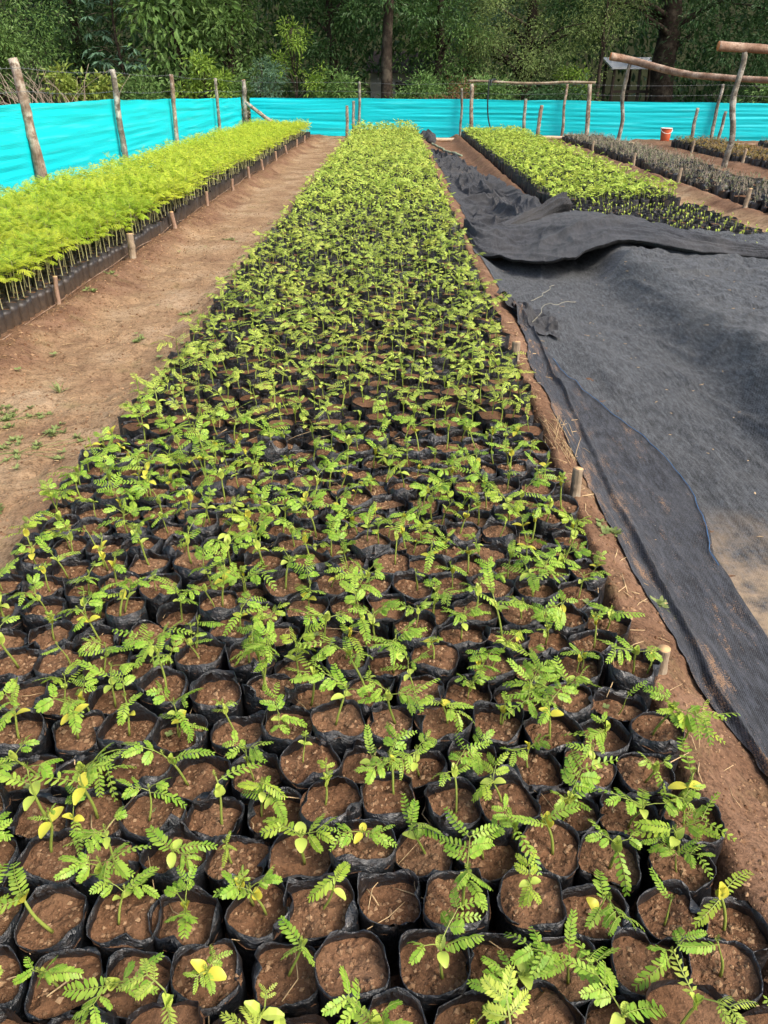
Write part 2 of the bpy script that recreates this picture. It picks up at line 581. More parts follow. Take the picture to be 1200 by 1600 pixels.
def net_mat(name, dark, lite, dust, dustamt=0.5, holes=False, dustspot=None):
    """knitted black shade net; UV in metres (u across from the left edge, v along)"""
    t = NT(name)
    uv = t.coord('UV')
    P = t.pos()
    wv = t.n('TexWave', bands_direction='X', inputs={'Scale': 62.0, 'Distortion': 1.2, 'Detail': 2.0, 'Detail Scale': 3.0})
    t.l(t.mapped(uv, (1, 1, 1), (0, 0, 0.25)), wv.inputs['Vector'])
    wv2 = t.n('TexWave', bands_direction='Y', inputs={'Scale': 80.0, 'Distortion': 1.0, 'Detail': 1.0})
    t.l(uv, wv2.inputs['Vector'])
    grain = t.noise(230.0, 4, 0.75, P)
    grain2 = t.noise(85.0, 4, 0.75, t.mapped(P, (1, 0.17, 0.6)))
    kn = t.math('MULTIPLY', wv.outputs['Fac'], wv2.outputs['Fac'])
    k = t.math('ADD', t.math('MULTIPLY', grain, 0.42), t.math('ADD', t.math('MULTIPLY', kn, 0.16), t.math('MULTIPLY', grain2, 0.52)))
    c = t.ramp(k, [(0.42, dark), (0.50, t.mixc(dark, lite, .3)), (0.59, lite)])
    big = t.noise(1.7, 5, 0.6, P)
    d = t.ramp(big, [(0.42, (0, 0, 0)), (0.72, (dustamt,) * 3)])
    c = t.mix(d, c, dust)
    if dustspot is not None:
        vd = t.n('VectorMath', operation='DISTANCE')
        t.l(t.mapped(P, (1, 0.8, 0)), vd.inputs[0])
        vd.inputs[1].default_value = (dustspot[0], dustspot[1] * 0.8, 0)
        near = t.math('SUBTRACT', 1.0, t.math('DIVIDE', vd.outputs['Value'], dustspot[2]), clamp=True)
        nz = t.ramp(t.noise(9.0, 5, 0.7, P), [(0.35, (0, 0, 0)), (0.6, (1, 1, 1))])
        c = t.mix(t.math('MULTIPLY', t.math('MULTIPLY', near, nz), 1.1, clamp=True), c, lin('#a08a6e'))
    speck = t.ramp(t.noise(75, 2, 0.5, P), [(0.73, (0, 0, 0)), (0.77, (0.6, 0.6, 0.6))])
    c = t.mix(speck, c, lin('#8d8272'))
    t.base(c, 0.8, 0.2)
    t.p.inputs['Sheen Weight'].default_value = 0.12
    b = t.bump(k, 0.9, 0.006)
    t.l(t.bump(t.noise(22.0, 4, 0.6, t.mapped(P, (1, 0.5, 1))), 0.35, 0.015, b), t.p.inputs['Normal'])
    if holes:
        s = t.n('SeparateXYZ')
        t.l(uv, s.inputs[0])
        edge = t.math('SUBTRACT', 1.0, t.math('DIVIDE', s.outputs[0], 0.2), clamp=True)
        hn = t.noise(13.0, 5, 0.75, t.mapped(P, (1, 0.3, 1)))
        sm = t.math('ADD', t.math('MULTIPLY', edge, 0.05), t.math('ADD', t.math('MULTIPLY', hn, 0.6), t.math('MULTIPLY', grain, 0.5)))
        spill = t.ramp(sm, [(0.625, (0, 0, 0)), (0.69, (0.85, 0.85, 0.85))])
        t.base(t.mix(spill, c, t.ramp(grain, [(0.35, lin('#6f523c')), (0.65, lin('#a5825f'))])), 0.85, 0.2)
    return t.mat


M['net_grey'] = net_mat('worn_shade_net', lin('#0a0c0d'), lin('#626567'), lin('#555451'), 0.3, False, (1.2, 2.0, 0.55))
M['net_dark'] = net_mat('black_shade_net', lin('#0d0e10'), lin('#4c4f55'), lin('#4a4a4b'), 0.4, True)
M['net_fold'] = net_mat('folded_shade_net', lin('#0e0f11'), lin('#46474a'), lin('#5a5753'), 0.45)


def forest_leaf(name, a, b, c3=None):
    return leaf_mat(name, lin(a), lin(b), 0.25, 0.5, 0.3, lin(c3) if c3 else None, 0.8)


M['f_dark'] = forest_leaf('dark_forest_leaf', '#2f4b29', '#55743f', '#406238')
M['f_mid'] = forest_leaf('mid_forest_leaf', '#50723f', '#7f9c54', '#62843f')
M['f_olive'] = forest_leaf('olive_forest_leaf', '#687f46', '#98a866', '#7c9356')
M['f_lime'] = forest_leaf('lime_forest_leaf', '#6f8f36', '#9ab54c')
M['f_yellow'] = forest_leaf('yellowish_forest_leaf', '#6f8a3c', '#9fab52')
M['f_blue'] = forest_leaf('bluish_forest_leaf', '#4c6e56', '#769678')
M['f_dry'] = forest_leaf('dry_reddish_leaf', '#6d5138', '#8c6a4a')
M['block_slope'] = simple('dark_block_slope', lin('#2b2e1c'), 0.95, 0.1, 0.4, 1.5)  # dark tone for the added slope that shuts out the sky

# ------------------------------------------------------------------ ground
BEDS = [(-4.3, -2.46), (-1.15, 0.63), (1.86, 3.52), (4.5, 5.68), (6.9, 8.1), (9.2, 10.4)]


def gz(x, y, fine=True):
    x = np.asarray(x, float)
    y = np.asarray(y, float)
    w = 0.06 * noise(x * 1.5, y * 1.5, 0, 3)
    z = np.full(np.broadcast(x, y).shape, -0.045)
    inside = sstep(0.2, 0.8, y) * (1 - sstep(24.6, 25.6, y))
    for a, b in BEDS:
        side = 0.42 if a < 5 else 0.3
        up = sstep(a - side, a - 0.02, x + w) * (1 - sstep(b + 0.02, b + side, x + w))
        z = np.maximum(z, -0.045 + up * 0.05 + 0.0 * inside)
    # loose soil heaped against the foot of the left bed, and a low bank right of the middle bed
    z = z + 0.045 * np.exp(-((x + 2.33 + w * 0.5) / 0.12) ** 2) * inside
    for a, b, hl, hr in ((-1.15, 0.615, .055, .10), (1.86, 3.54, .05, .05), (4.5, 5.7, .05, .05), (6.9, 8.12, .05, .05)):
        z = z + inside * (hl * sstep(a - .3, a - .05, x + w * .5) * (1 - sstep(a - .045, a - .005, x)) + hr * sstep(b + .005, b + .05, x) * (1 - sstep(b + .06, b + .33, x + w * .5)))
    z = z + 0.05 * np.exp(-((x - 1.74) / 0.13) ** 2) * sstep(8, 10, y) * inside
    near = 1 - sstep(30, 60, np.hypot(x, y))
    z = z + (0.014 * fbm(x * 2.2, y * 2.2, 0, 5, 3) + .008 * fbm(x * 7, y * 7, 0, 6, 2)) * near
    z = z - .016 * sstep(.2, .55, noise(x * 5.2, y * 3.4, 0, 15)) * near * (1 - sstep(5, 12, y))
    if fine:
        z = z + (0.006 * fbm(x * 22, y * 22, 0, 9, 3) + 0.003 * np.maximum(0, fbm(x * 60, y * 60, 0, 12, 2))) * near
    return z


def ax(*seg):
    out = []
    for a, b, s in seg:
        out.append(np.arange(a, b, s))
    return np.unique(np.concatenate(out).round(4))


gx = ax((-400, -60, 40), (-60, -12, 4), (-12, -2.75, 0.15), (-2.75, -1.0, 0.018), (-1.0, 0.5, 0.1), (0.5, 1.2, 0.015), (1.2, 6, 0.06), (6, 14, 0.15), (14, 60, 4), (60, 401, 40))
gy = ax((-400, -40, 40), (-40, -2, 4), (-2, 0.2, 0.1), (0.2, 5, 0.018), (5, 10, 0.04), (10, 27, 0.1), (27, 40, 1), (40, 401, 40))
XX, YY = np.meshgrid(gx, gy, indexing='ij')
g = MB().grid(np.stack([XX, YY, gz(XX, YY)], -1))
ob('ground', g, M['ground'], kind='structure')
hx, hy = np.linspace(-90, 90, 46), np.linspace(39, 75, 14)
XX, YY = np.meshgrid(hx, hy, indexing='ij')
ob('sky_block_slope', MB().grid(np.stack([XX, YY, -0.3 + 13 * sstep(39, 62, YY) + 0.8 * fbm(XX * .15, YY * .15, 0, 4)], -1)), M['block_slope'], kind='structure')  # added slope behind the trees, blocks bright sky showing through gaps

# clods and crumbs of soil lying on the bare ground
_oct = np.array([[1, 0, 0], [-1, 0, 0], [0, 1, 0], [0, -1, 0], [0, 0, 1], [0, 0, -1]], float)
_octf = np.array([[0, 2, 4], [2, 1, 4], [1, 3, 4], [3, 0, 4], [2, 0, 5], [1, 2, 5], [3, 1, 5], [0, 3, 5]])


def clods(mb, P, size, rs, m=0):
    k = len(P)
    V = _oct[None] * (size[:, None, None] * rs.uniform(0.55, 1.15, (k, 6, 1))) * np.array([1, 1, 0.75])
    a = rs.uniform(0, 6.28, k)
    c, s = np.cos(a), np.sin(a)
    X = c[:, None] * V[..., 0] - s[:, None] * V[..., 1]
    Y = s[:, None] * V[..., 0] + c[:, None] * V[..., 1]
    W = np.stack([X, Y, V[..., 2]], -1) + P[:, None]
    mb.add(W.reshape(-1, 3), (_octf[None] + (np.arange(k) * 6)[:, None, None]).reshape(-1, 3), m)


cl = MB()
px = np.concatenate([R.normal(-2.3, 0.14, 3000), R.uniform(-2.4, -1.1, 6000), R.uniform(0.6, 0.93, 3200)])
py = np.concatenate([3.5 + 10 * R.random(3000) ** 1.4, 2.4 + 8 * R.random(6000) ** 1.3, 0.7 + 4 * R.random(3200) ** 1.5])
sz = 0.0025 + 0.008 * R.random(len(px)) ** 4
sz[:3000] *= 1.6
sz[3000:9000] *= 1.2
clods(cl, np.stack([px, py, gz(px, py)], -1), sz, R)
ob('soil_crumbs', cl, M['clod'], kind='stuff', smooth=False)

# ------------------------------------------------------------------ seedlings: building blocks


def bag_shape(rs, half=0.0565):
    n = rs.uniform(2.6, 3.8)
    a, b = half * rs.uniform(0.94, 1.05), half * 0.95 * rs.uniform(0.92, 1.04)
    p2, p3, p5 = rs.uniform(0, 6.28, 3)
    rot = rs.normal(0, 0.28)

    def r(th):
        q = th - rot
        base = 1 / ((np.abs(np.cos(q)) / a) ** n + (np.abs(np.sin(q)) / b) ** n) ** (1 / n)
        return base * (1 + 0.035 * np.sin(2 * th + p2) + 0.03 * np.sin(3 * th + p3) + 0.015 * np.sin(5 * th + p5))
    return r


def make_bag(rs, n=30, h=0.178, lod=0):
    """returns (bag MB, soil MB); the soil lies a few centimetres under the crumpled rim"""
    r = bag_shape(rs)
    th = np.linspace(0, 2 * math.pi, n, endpoint=False)
    soil = h - (rs.uniform(0.014, 0.034) if lod == 0 else rs.uniform(0.010, 0.028))
    ph = rs.uniform(0, 6.28, 4)
    rim = h + 0.005 * np.sin(th + ph[0]) + 0.004 * np.sin(2 * th + ph[1]) + 0.003 * np.sin(4 * th + ph[2])
    flare = 0.002 * np.sin(3 * th + ph[3])
    for k in range(rs.integers(2, 5) if lod == 0 else 2):
        t0, wd, am = rs.uniform(0, 6.28), rs.uniform(0.12, 0.42), rs.uniform(0.004, 0.024) if rs.random() < 0.75 else -0.014
        d = np.angle(np.exp(1j * (th - t0)))
        gs = np.exp(-(d / wd) ** 2)
        rim = rim + am * gs
        flare = flare + gs * rs.uniform(-0.02, 0.009)
    nz = rs.random(3) * 50
    rings = []
    zs = [0.0, 0.05, 0.1, 0.14, 0.163] if lod == 0 else ([0.0, 0.12] if lod == 1 else [0.0])
    for z in zs:
        k = 0.9 + 0.1 * min(1, z / 0.08)
        rr = r(th) * k + (0.0035 * noise(th * 3.5, z * 30 + nz[0], 0, 2) + 0.0035 * ridge(th * 4 + z * 25, z * 18 + nz[1], 0, 5, 2) - .002 if lod < 2 else 0)
        rings.append(np.stack([rr * np.cos(th), rr * np.sin(th), np.full(n, z)], -1))
    rr = r(th) + flare + (0.0028 * noise(th * 6, nz[2], 0, 7) if lod < 2 else 0)
    rings.append(np.stack([rr * np.cos(th), rr * np.sin(th), rim], -1))
    if lod == 0:
        r2 = rr - 0.0014
        rings.append(np.stack([r2 * np.cos(th), r2 * np.sin(th), rim - 0.0004], -1))
        mid = (rim + soil) / 2
        r3 = r(th) - 0.002 + flare * 0.35
        rings.append(np.stack([r3 * np.cos(th), r3 * np.sin(th), mid], -1))
    r4 = r(th) * 0.97
    rings.append(np.stack([r4 * np.cos(th), r4 * np.sin(th), np.full(n, soil - 0.008)], -1))
    k = len(rings)
    V = np.array(rings)
    i, j = np.meshgrid(np.arange(k - 1), np.arange(n), indexing='ij')
    j2 = (j + 1) % n
    F = np.stack([i * n + j, i * n + j2, (i + 1) * n + j2, (i + 1) * n + j], -1).reshape(-1, 4)
    bag = MB().add(V.reshape(-1, 3), F)
    s = MB()
    fr = [1.0, 0.85, 0.65, 0.42, 0.2] if lod == 0 else ([1.0, 0.5] if lod == 1 else [1.0])
    dish = rs.uniform(-0.004, 0.006)
    ring = []
    o = rs.random(2) * 90
    for f in fr:
        q = r(th) * 0.985 * f
        x, y = q * np.cos(th), q * np.sin(th)
        z = soil - dish * (1 - f) + (0.008 * fbm(x * 34 + o[0], y * 34 + o[1], 0, 21, 3) if lod == 0 else 0)
        ring.append(np.stack([x, y, z + np.zeros(n)], -1))
    kk = len(ring)
    i, j = np.meshgrid(np.arange(kk - 1), np.arange(n), indexing='ij')
    j2 = (j + 1) % n
    F = np.stack([i * n + j, i * n + j2, (i + 1) * n + j2, (i + 1) * n + j], -1).reshape(-1, 4)
    V = np.vstack([np.array(ring).reshape(-1, 3), [[0, 0, soil - dish]]])
    if kk > 1:
        s.add(V, F)
        s.f.append((np.stack([(kk - 1) * n + np.arange(n), (kk - 1) * n + (np.arange(n) + 1) % n, np.full(n, kk * n)], -1), 0))
    else:
        s.add(V[:-1], np.arange(n)[None, :])
    if lod == 0:
        m = rs.integers(90, 230)
        a, q = rs.uniform(0, 6.28, m), np.sqrt(rs.random(m)) * 0.88
        x, y = r(a) * q * np.cos(a), r(a) * q * np.sin(a)
        z = soil - dish * (1 - q) + 0.008 * fbm(x * 34 + o[0], y * 34 + o[1], 0, 21, 3)
        clods(s, np.stack([x, y, z + 0.0005], -1), 0.0013 + 0.0075 * rs.random(m) ** 3.2, rs, 1)
    return bag, s, soil


def leaflet_polys(base, dirx, nrm, L, W, lod):
    """base,dirx,nrm: (k,3); one small oblong face per leaflet"""
    side = np.cross(nrm, dirx)
    L, W = L[:, None], W[:, None]
    if lod == 0:
        pts = [base, base + dirx * L * .22 + side * W * .42, base + dirx * L * .72 + side * W * .5, base + dirx * L * .97 + side * W * .16,
               base + dirx * L * .97 - side * W * .16, base + dirx * L * .72 - side * W * .5, base + dirx * L * .22 - side * W * .42]
    else:
        pts = [base, base + dirx * L * .55 + side * W * .5, base + dirx * L, base + dirx * L * .55 - side * W * .5]
    V = np.stack(pts, 1)
    k, n = V.shape[:2]
    return V.reshape(-1, 3), np.arange(k * n).reshape(k, n)


def pinna(rs, L, pairs, ll, lw, lod=0, droop=0.5, m_leaf=0, m_stem=1, closed=0.0):
    """one feather: rachis along +x from the origin, two rows of leaflets"""
    mb = MB()
    n = 7
    t = np.linspace(0, 1, n)
    ang = -droop * t
    dx = np.cos(ang) * L / (n - 1)
    dz = np.sin(ang) * L / (n - 1)
    P = np.stack([np.concatenate([[0], np.cumsum(dx[:-1])]), 0.06 * L * np.sin(t * 2.2 + rs.uniform(-.5, .5)), np.concatenate([[0], np.cumsum(dz[:-1])])], -1)
    if lod == 2:
        w = ll * 0.62
        k = 3
        Q = P[[0, 2, 4, 6]]
        wid = np.array([0.35, 1.0, 0.95, 0.3]) * w
        top = Q + np.array([0, 1, 0.0]) * wid[:, None] - np.array([0, 0, 1.0]) * wid[:, None] * 0.15
        bot = Q - np.array([0, 1, 0.0]) * wid[:, None] - np.array([0, 0, 1.0]) * wid[:, None] * 0.15
        V = np.vstack([top, bot])
        F = [[i, i + 1, 5 + i, 4 + i] for i in range(3)]
        return mb.add(V, F, m_leaf)
    tt = np.linspace(0.12, 1.0, pairs)
    B = np.stack([np.interp(tt, t, P[:, c]) for c in range(3)], -1)
    a2 = -droop * tt
    fwd = np.stack([np.cos(a2), np.zeros(pairs), np.sin(a2)], -1)
    up = np.stack([-np.sin(a2), np.zeros(pairs), np.cos(a2)], -1)
    size = np.clip(np.sin(0.35 + tt * 2.35), 0.3, 1) ** 0.7
    for sgn in (1, -1):
        sp = np.radians(66 - 28 * tt + rs.normal(0, 5, pairs))
        lift = rs.normal(-0.12 - closed, 0.10, pairs)
        side = np.array([0, sgn, 0.0])
        d = fwd * np.cos(sp)[:, None] + side * np.sin(sp)[:, None] + up * lift[:, None]
        d /= np.linalg.norm(d, axis=1)[:, None]
        nr = up - d * np.sum(up * d, 1)[:, None]
        nr /= np.linalg.norm(nr, axis=1)[:, None]
        V, F = leaflet_polys(B, d, nr, ll * size * rs.uniform(.9, 1.1, pairs), lw * size, lod)
        mb.add(V, F, m_leaf)
    if lod == 0:
        mb.tube(P, np.linspace(0.0008, 0.0004, n), 4, m_stem, cap=False)
    else:
        side = np.array([0, 1, 0.0]) * 0.0008
        mb.grid(np.stack([P + side, P - side], 1), m_stem)
    return mb


def compound_leaf(rs, kind, lod, size=1.0):
    """kind 1: one feather; kind 2: a petiole forking into two or three pairs of feathers"""
    mb = MB()
    if kind == 1:
        L = rs.uniform(0.05, 0.083) * size
        return mb.merge(pinna(rs, L, rs.integers(8, 12), 0.0145 * size * rs.uniform(.85, 1.15), 0.0054 * size, lod, rs.uniform(0.1, 0.8), closed=rs.choice([0, 0, .3])))
    npair = rs.choice([1, 2, 2, 3])
    pl = rs.uniform(0.014, 0.03) * size
    tot = pl + 0.014 * (npair - 1) * size
    P = np.array([[0, 0, 0], [tot * .5, 0, 0.002], [tot, 0, 0.0]])
    if lod == 0:
        mb.tube(P, [0.0011, 0.0009, 0.0006], 4, 1, cap=False)
    elif lod == 1:
        s = np.array([0, .001, 0])
        mb.grid(np.stack([P + s, P - s], 1), 1)
    for k in range(npair):
        x = pl + 0.014 * k * size
        for sg in (1, -1):
            L = rs.uniform(0.027, 0.044) * size * (0.75 + 0.25 * k)
            q = pinna(rs, L, rs.integers(6, 10), 0.0108 * size * rs.uniform(.85, 1.15), 0.0044 * size, lod, rs.uniform(0.2, 0.9), closed=rs.choice([0, 0, .35]))
            a = sg * math.radians(rs.uniform(28, 62) if k == npair - 1 else rs.uniform(50, 80))
            mb.merge(q, rotz(a) @ rotx(-sg * rs.uniform(0, .4)) @ roty(rs.uniform(-.2, .35)), (x, 0, 0))
    return mb


def cotyledon(rs, lod=0, size=1.0):
    """thick oval seed leaf, stalk end at the origin, blade along +x, hollow side up"""
    L, W = 0.027 * size * rs.uniform(.85, 1.15), 0.0084 * size * rs.uniform(.9, 1.15)
    n = 6 if lod == 0 else 3
    t = np.linspace(0, 1, n + 1)
    w = W * np.clip(np.sin(np.pi * t ** 0.8), 0, 1) ** 0.6
    w[0], w[-1] = 0.0012, 0.002
    x = L * t
    z = 0.004 * np.sin(t * 2.6) * size
    mb = MB()
    V = np.stack([np.stack([x, w, z + 0.35 * w], -1), np.stack([x, 0 * w, z], -1), np.stack([x, -w, z + 0.35 * w], -1)], 1)
    mb.grid(V)
    if lod == 0:
        V2 = V.copy()
        V2[:, 1, 2] -= 0.0022 * np.sin(np.pi * t)
        V2[:, :, 2] -= 0.0004
        mb.grid(V2[:, ::-1])
    return mb


def seedling(rs, lod=0):
    """dict of pieces in plant coordinates (root collar at the origin)"""
    h1 = rs.uniform(0.042, 0.076)
    h2 = h1 + (rs.uniform(0.012, 0.045) if rs.random() < 0.85 else 0.006)
    lean = rs.normal(0, 0.12, 2)
    n = 7 if lod == 0 else 3
    z = np.linspace(0, h2, n)
    P = np.stack([lean[0] * z + 0.006 * np.sin(z * 40 + rs.uniform(0, 6)) * (z / h2), lean[1] * z + 0.006 * np.sin(z * 35 + rs.uniform(0, 6)) * (z / h2), z], -1)
    rad = np.where(z <= h1 * 1.02, 0.0026 - 0.0005 * z / h1, 0.0012)
    st = MB().tube(P, rad, 7 if lod == 0 else 3, 0, cap=lod == 0)
    at = lambda q: np.array([np.interp(q, z, P[:, c]) for c in range(3)])
    az = rs.uniform(0, 6.28)
    cots, leaves = [], []
    openness = rs.choice([0, 1, 2], p=[.42, .38, .20])
    ncot = 2 if rs.random() < 0.85 else (1 if rs.random() < 0.6 else 0)
    for k in range(ncot):
        el = {0: rs.uniform(1.05, 1.35), 1: rs.uniform(0.3, 0.9), 2: rs.uniform(-0.5, 0.2)}[openness]
        if openness == 1 and k == 1:
            el = rs.uniform(-0.3, 0.2)
        cots.append((cotyledon(rs, lod), rotz(az + math.pi * k + rs.normal(0, .2)) @ roty(-el), at(h1)))
    nl = rs.choice([1, 2, 3, 4], p=[.1, .34, .38, .18])
    tiny = rs.random() < 0.09
    a0 = az + math.pi / 2 + rs.normal(0, .3)
    for k in range(nl):
        kind = 1 if k == 0 else (2 if rs.random() < 0.8 else 1)
        sz = (0.45 if tiny else 1.0) * rs.uniform(.8, 1.15) * (0.8 if k == 3 else 1)
        a = a0 + math.pi * k + rs.normal(0, .5)
        el = rs.uniform(-0.15, 0.75) if kind == 1 else rs.uniform(0.1, 0.9)
        q = h1 + (h2 - h1) * (0.45 + 0.55 * k / max(1, nl - 1) if nl > 1 else .8)
        leaves.append((compound_leaf(rs, kind, lod, sz), rotz(a) @ roty(-el), at(q)))
    if lod == 0:       # growing tip
        tip = MB()
        for k in range(3):
            tip.merge(pinna(rs, 0.011, 4, 0.004, 0.002, 1, -0.3, 0, 0), rotz(a0 + 2.1 * k) @ roty(-1.1), at(h2))
        st.merge(tip)
    return dict(stem=st, cots=cots, leaves=leaves, open=int(openness), nl=int(nl), h=h2, yellow=rs.random() < 0.45, pale=rs.random() < 0.15)


def mat4(M3, T):
    m = np.eye(4)
    m[:3, :3] = M3
    m[:3, 3] = T
    return Matrix(m.tolist())


# ------------------------------------------------------------------ middle bed
PX, PY = 0.117, 0.1075
pts = []
for j in range(224):
    for i in range(15):
        pts.append((-1.148 + PX * (i + 0.5) + (0.028 if j % 2 else -0.028) + 0.0 * j, 0.50 + PY * j, j, i))
pts = np.array(pts)
jit = np.random.default_rng(5)
pts[:, 0] += jit.normal(0, 0.0065, len(pts)) + 0.012 * np.sin(pts[:, 1] * 1.7)
pts[:, 1] += jit.normal(0, 0.0065, len(pts)) + 0.012 * np.sin(pts[:, 0] * 4 + pts[:, 1])
sx, sy, sd = proj(np.stack([pts[:, 0], pts[:, 1], np.full(len(pts), 0.16)], -1))
inview = (sx > -45) & (sx < 1245) & (sy < 1640) & (sd > 0)
order = np.argsort(np.where(inview, sd, 1e9))
near_ids = set(order[:300].tolist())

rs = np.random.default_rng(21)
VAR = []
for k in range(96):
    s = seedling(rs, 0)
    v = dict(open=s['open'], nl=s['nl'], yellow=s['yellow'], nc=len(s['cots']), h=s['h'])
    v['stem'] = s['stem'].mesh('stem', [M['stem']])
    cm = M['cot_y'] if s['yellow'] else M['cot']
    lm = M['young'] if s['pale'] else M['leaf']
    v['cots'] = [(q.mesh('cotyledon', [cm]), mat4(a, b)) for q, a, b in s['cots']]
    v['leaves'] = [(q.mesh('leaf', [lm, M['stem']], False), mat4(a, b)) for q, a, b in s['leaves']]
    VAR.append(v)

# readable place of each bag: row from the front of the picture, bag from the right
rows = {}
for i in near_ids:
    if -10 < sx[i] < 1210 and sy[i] < 1600:
        rows.setdefault(int(pts[i, 2]), []).append(i)
row_no = {j: k + 1 for k, j in enumerate(sorted(rows))}
place = {}
for j, ids in rows.items():
    for k, i in enumerate(sorted(ids, key=lambda q: -sx[q])):
        place[i] = (row_no[j], k + 1)
used_extra = {}
for i in sorted(near_ids, key=lambda q: sd[q]):
    x, y = pts[i, 0], pts[i, 1]
    bag, soil, zs = make_bag(rs, h=.178 + float(np.clip(rs.normal(0, .012), -.022, .024)))
    empty_pot = rs.random() < 0.05
    v = VAR[rs.integers(len(VAR))]
    z0 = float(gz(x, y, False)) - 0.004
    if empty_pot:
        look = 'bag of bare soil with nothing sprouted yet,'
    else:
        cot = ('bare stem' if v['nc'] == 0 else ('yellow' if v['yellow'] else 'green') + {0: ' upright seed leaves', 1: ' half-open seed leaves', 2: ' flat seed leaves'}[v['open']])
        look = '%s-leaved seedling with %s,' % (NUM[v['nl']], cot)
    if i in place:
        r_, c_ = place[i]
        where = '%s row from front, %s from right' % (ORD[r_], ORD[c_])
        grp = 'bagged seedlings in the middle bed'
    else:
        s_ = 'left' if sx[i] < 300 else ('right' if sx[i] > 900 else 'bottom')
        q = used_extra[s_] = used_extra.get(s_, 0) + 1
        look, where = 'seedling bag', 'cut off by the photo\'s %s edge, %s counted upward' % (s_, ORD[q])
        grp = 'bagged seedlings in the middle bed'
    t = ob('bagged_seedling', None, loc=(x, y, z0), label=look + ' ' + where, cat='potted seedling', group=grp)
    ob('bag', bag, M['bag'], t)
    ob('soil', soil, [M['soil'], M['clod']], t, smooth=False)
    if empty_pot:
        continue
    pair = rs.random() < .22
    if pair and i in place:
        t['label'] = 'bag holding two seedlings, one of them %s-leaved, %s' % (NUM[v['nl']], where)
    for w in range(2 if pair else 1):
        v2 = v if w == 0 else VAR[rs.integers(len(VAR))]
        o2 = rs.normal(0, .008, 2) if w == 0 else rs.normal(0, .02, 2)
        st = ob('stem', v2['stem'], parent=t, loc=(o2[0], o2[1], zs - 0.004))
        st.rotation_euler = (rs.normal(0, .13), rs.normal(0, .13), rs.uniform(0, 6.28))
        sc = rs.choice([rs.uniform(.6, .85), rs.uniform(0.88, 1.25)], p=[.18, .82])
        st.scale = (sc, sc, sc * rs.uniform(.9, 1.15))
        for q, m in v2['cots']:
            c = ob('cotyledon', q, parent=st)
            c.matrix_local = m
        for q, m in v2['leaves']:
            c = ob('leaf', q, parent=st)
            c.matrix_local = m


def plant_template(rs, lod, psc=1.0):
    mb = MB()                       # materials: 0 bag, 1 soil, 2 leaf, 3 stem, 4 cotyledon
    bag, soil, zs = make_bag(rs, 22 if lod == 1 else 10, h=.178 + float(np.clip(rs.normal(0, .01), -.02, .02)), lod=lod)
    mb.merge(bag)
    sm = MB().merge(soil)
    sm.f = [(F, 1) for F, m in sm.f]
    mb.merge(sm)
    s = seedling(rs, lod)
    T = np.array([rs.normal(0, .008), rs.normal(0, .008), zs - .003])
    q = MB().merge(s['stem'])
    q.f = [(F, 3) for F, m in q.f]
    mb.merge(q, np.eye(3) * psc, T)
    for c, a, b in s['cots']:
        q = MB().merge(c)
        q.f = [(F, 4) for F, m in q.f]
        mb.merge(q, a * psc, b * psc + T)
    for c, a, b in s['leaves']:
        q = MB().merge(c)
        q.f = [(F, 2 if m == 0 else 3) for F, m in q.f]
        mb.merge(q, a * psc, b * psc + T)
    return mb


T1 = [plant_template(rs, 1, rs.uniform(.95, 1.3)) for k in range(36)]
T2 = [plant_template(rs, 2, rs.uniform(1.1, 1.5)) for k in range(24)]


def fill(mb, P, Y, rs, near=8.5, hs=None):
    """plain-geometry plants at points P (n,3)"""
    pick = rs.integers(0, 1000, len(P))
    for T, sel in ((T1, Y < near), (T2, Y >= near)):
        for k, tm in enumerate(T):
            m = sel & (pick % len(T) == k)
            if m.any():
                n = m.sum()
                mb.tile(tm, P[m], rs.normal(0, .12, n) + rs.integers(0, 4, n) * (math.pi / 2), rs.uniform(.9, 1.12, n) if hs is None else hs[m] * rs.uniform(.92, 1.1, n), rs.normal(0, .05, (n, 2)))


rest = np.array([i for i in range(len(pts)) if i not in near_ids])
P = np.stack([pts[rest, 0], pts[rest, 1], gz(pts[rest, 0], pts[rest, 1], False) - 0.004], -1)
mass = MB()
hs = 1.0 + 0.28 * sstep(22.6, 23.8, P[:, 1])
fill(mass, P, P[:, 1], rs, 8.5, hs)
ob('bagged_seedlings_beyond', mass, [M['bag'], M['soil'], M['leaf_mass'], M['stem'], M['cot']], kind='stuff', smooth=False)

# tiny pale weed sprouts in the soil of a few bags
tw = MB()
for k in range(4):
    for a in (0.3, 1.87, 3.4, 5.0):
        V, F = leaflet_polys(np.array([[0, 0, 0.006]]), np.array([[math.cos(a), math.sin(a), .25]]), np.array([[0, 0, 1.0]]), np.array([.011]), np.array([.009]), 0)
        if k == 0:
            tw.add(V, F)
tw.tube([[0, 0, -.004], [0, 0, .006]], .0007, 4)
twm = tw.mesh('tiny_weed', [M['weed']])
cand = [i for i in sorted(near_ids, key=lambda q: sd[q]) if i in place][:150]
for n_, i in enumerate(rs.choice(cand, 26, replace=False)):
    a = rs.uniform(0, 6.28)
    r_, c_ = place[i]
    o = ob('tiny_weed', twm, loc=(pts[i, 0] + .03 * math.cos(a), pts[i, 1] + .03 * math.sin(a), 0.146), rz=a,
           label='tiny pale weed sprout in the bag %s row from front, %s from right' % (ORD[r_], ORD[c_]), cat='weed', group='tiny weeds in the bags')
    o.scale = (rs.uniform(.7, 1.2),) * 3

# straw and stalks fallen over the bags, the paths and the cloth
lt = MB()


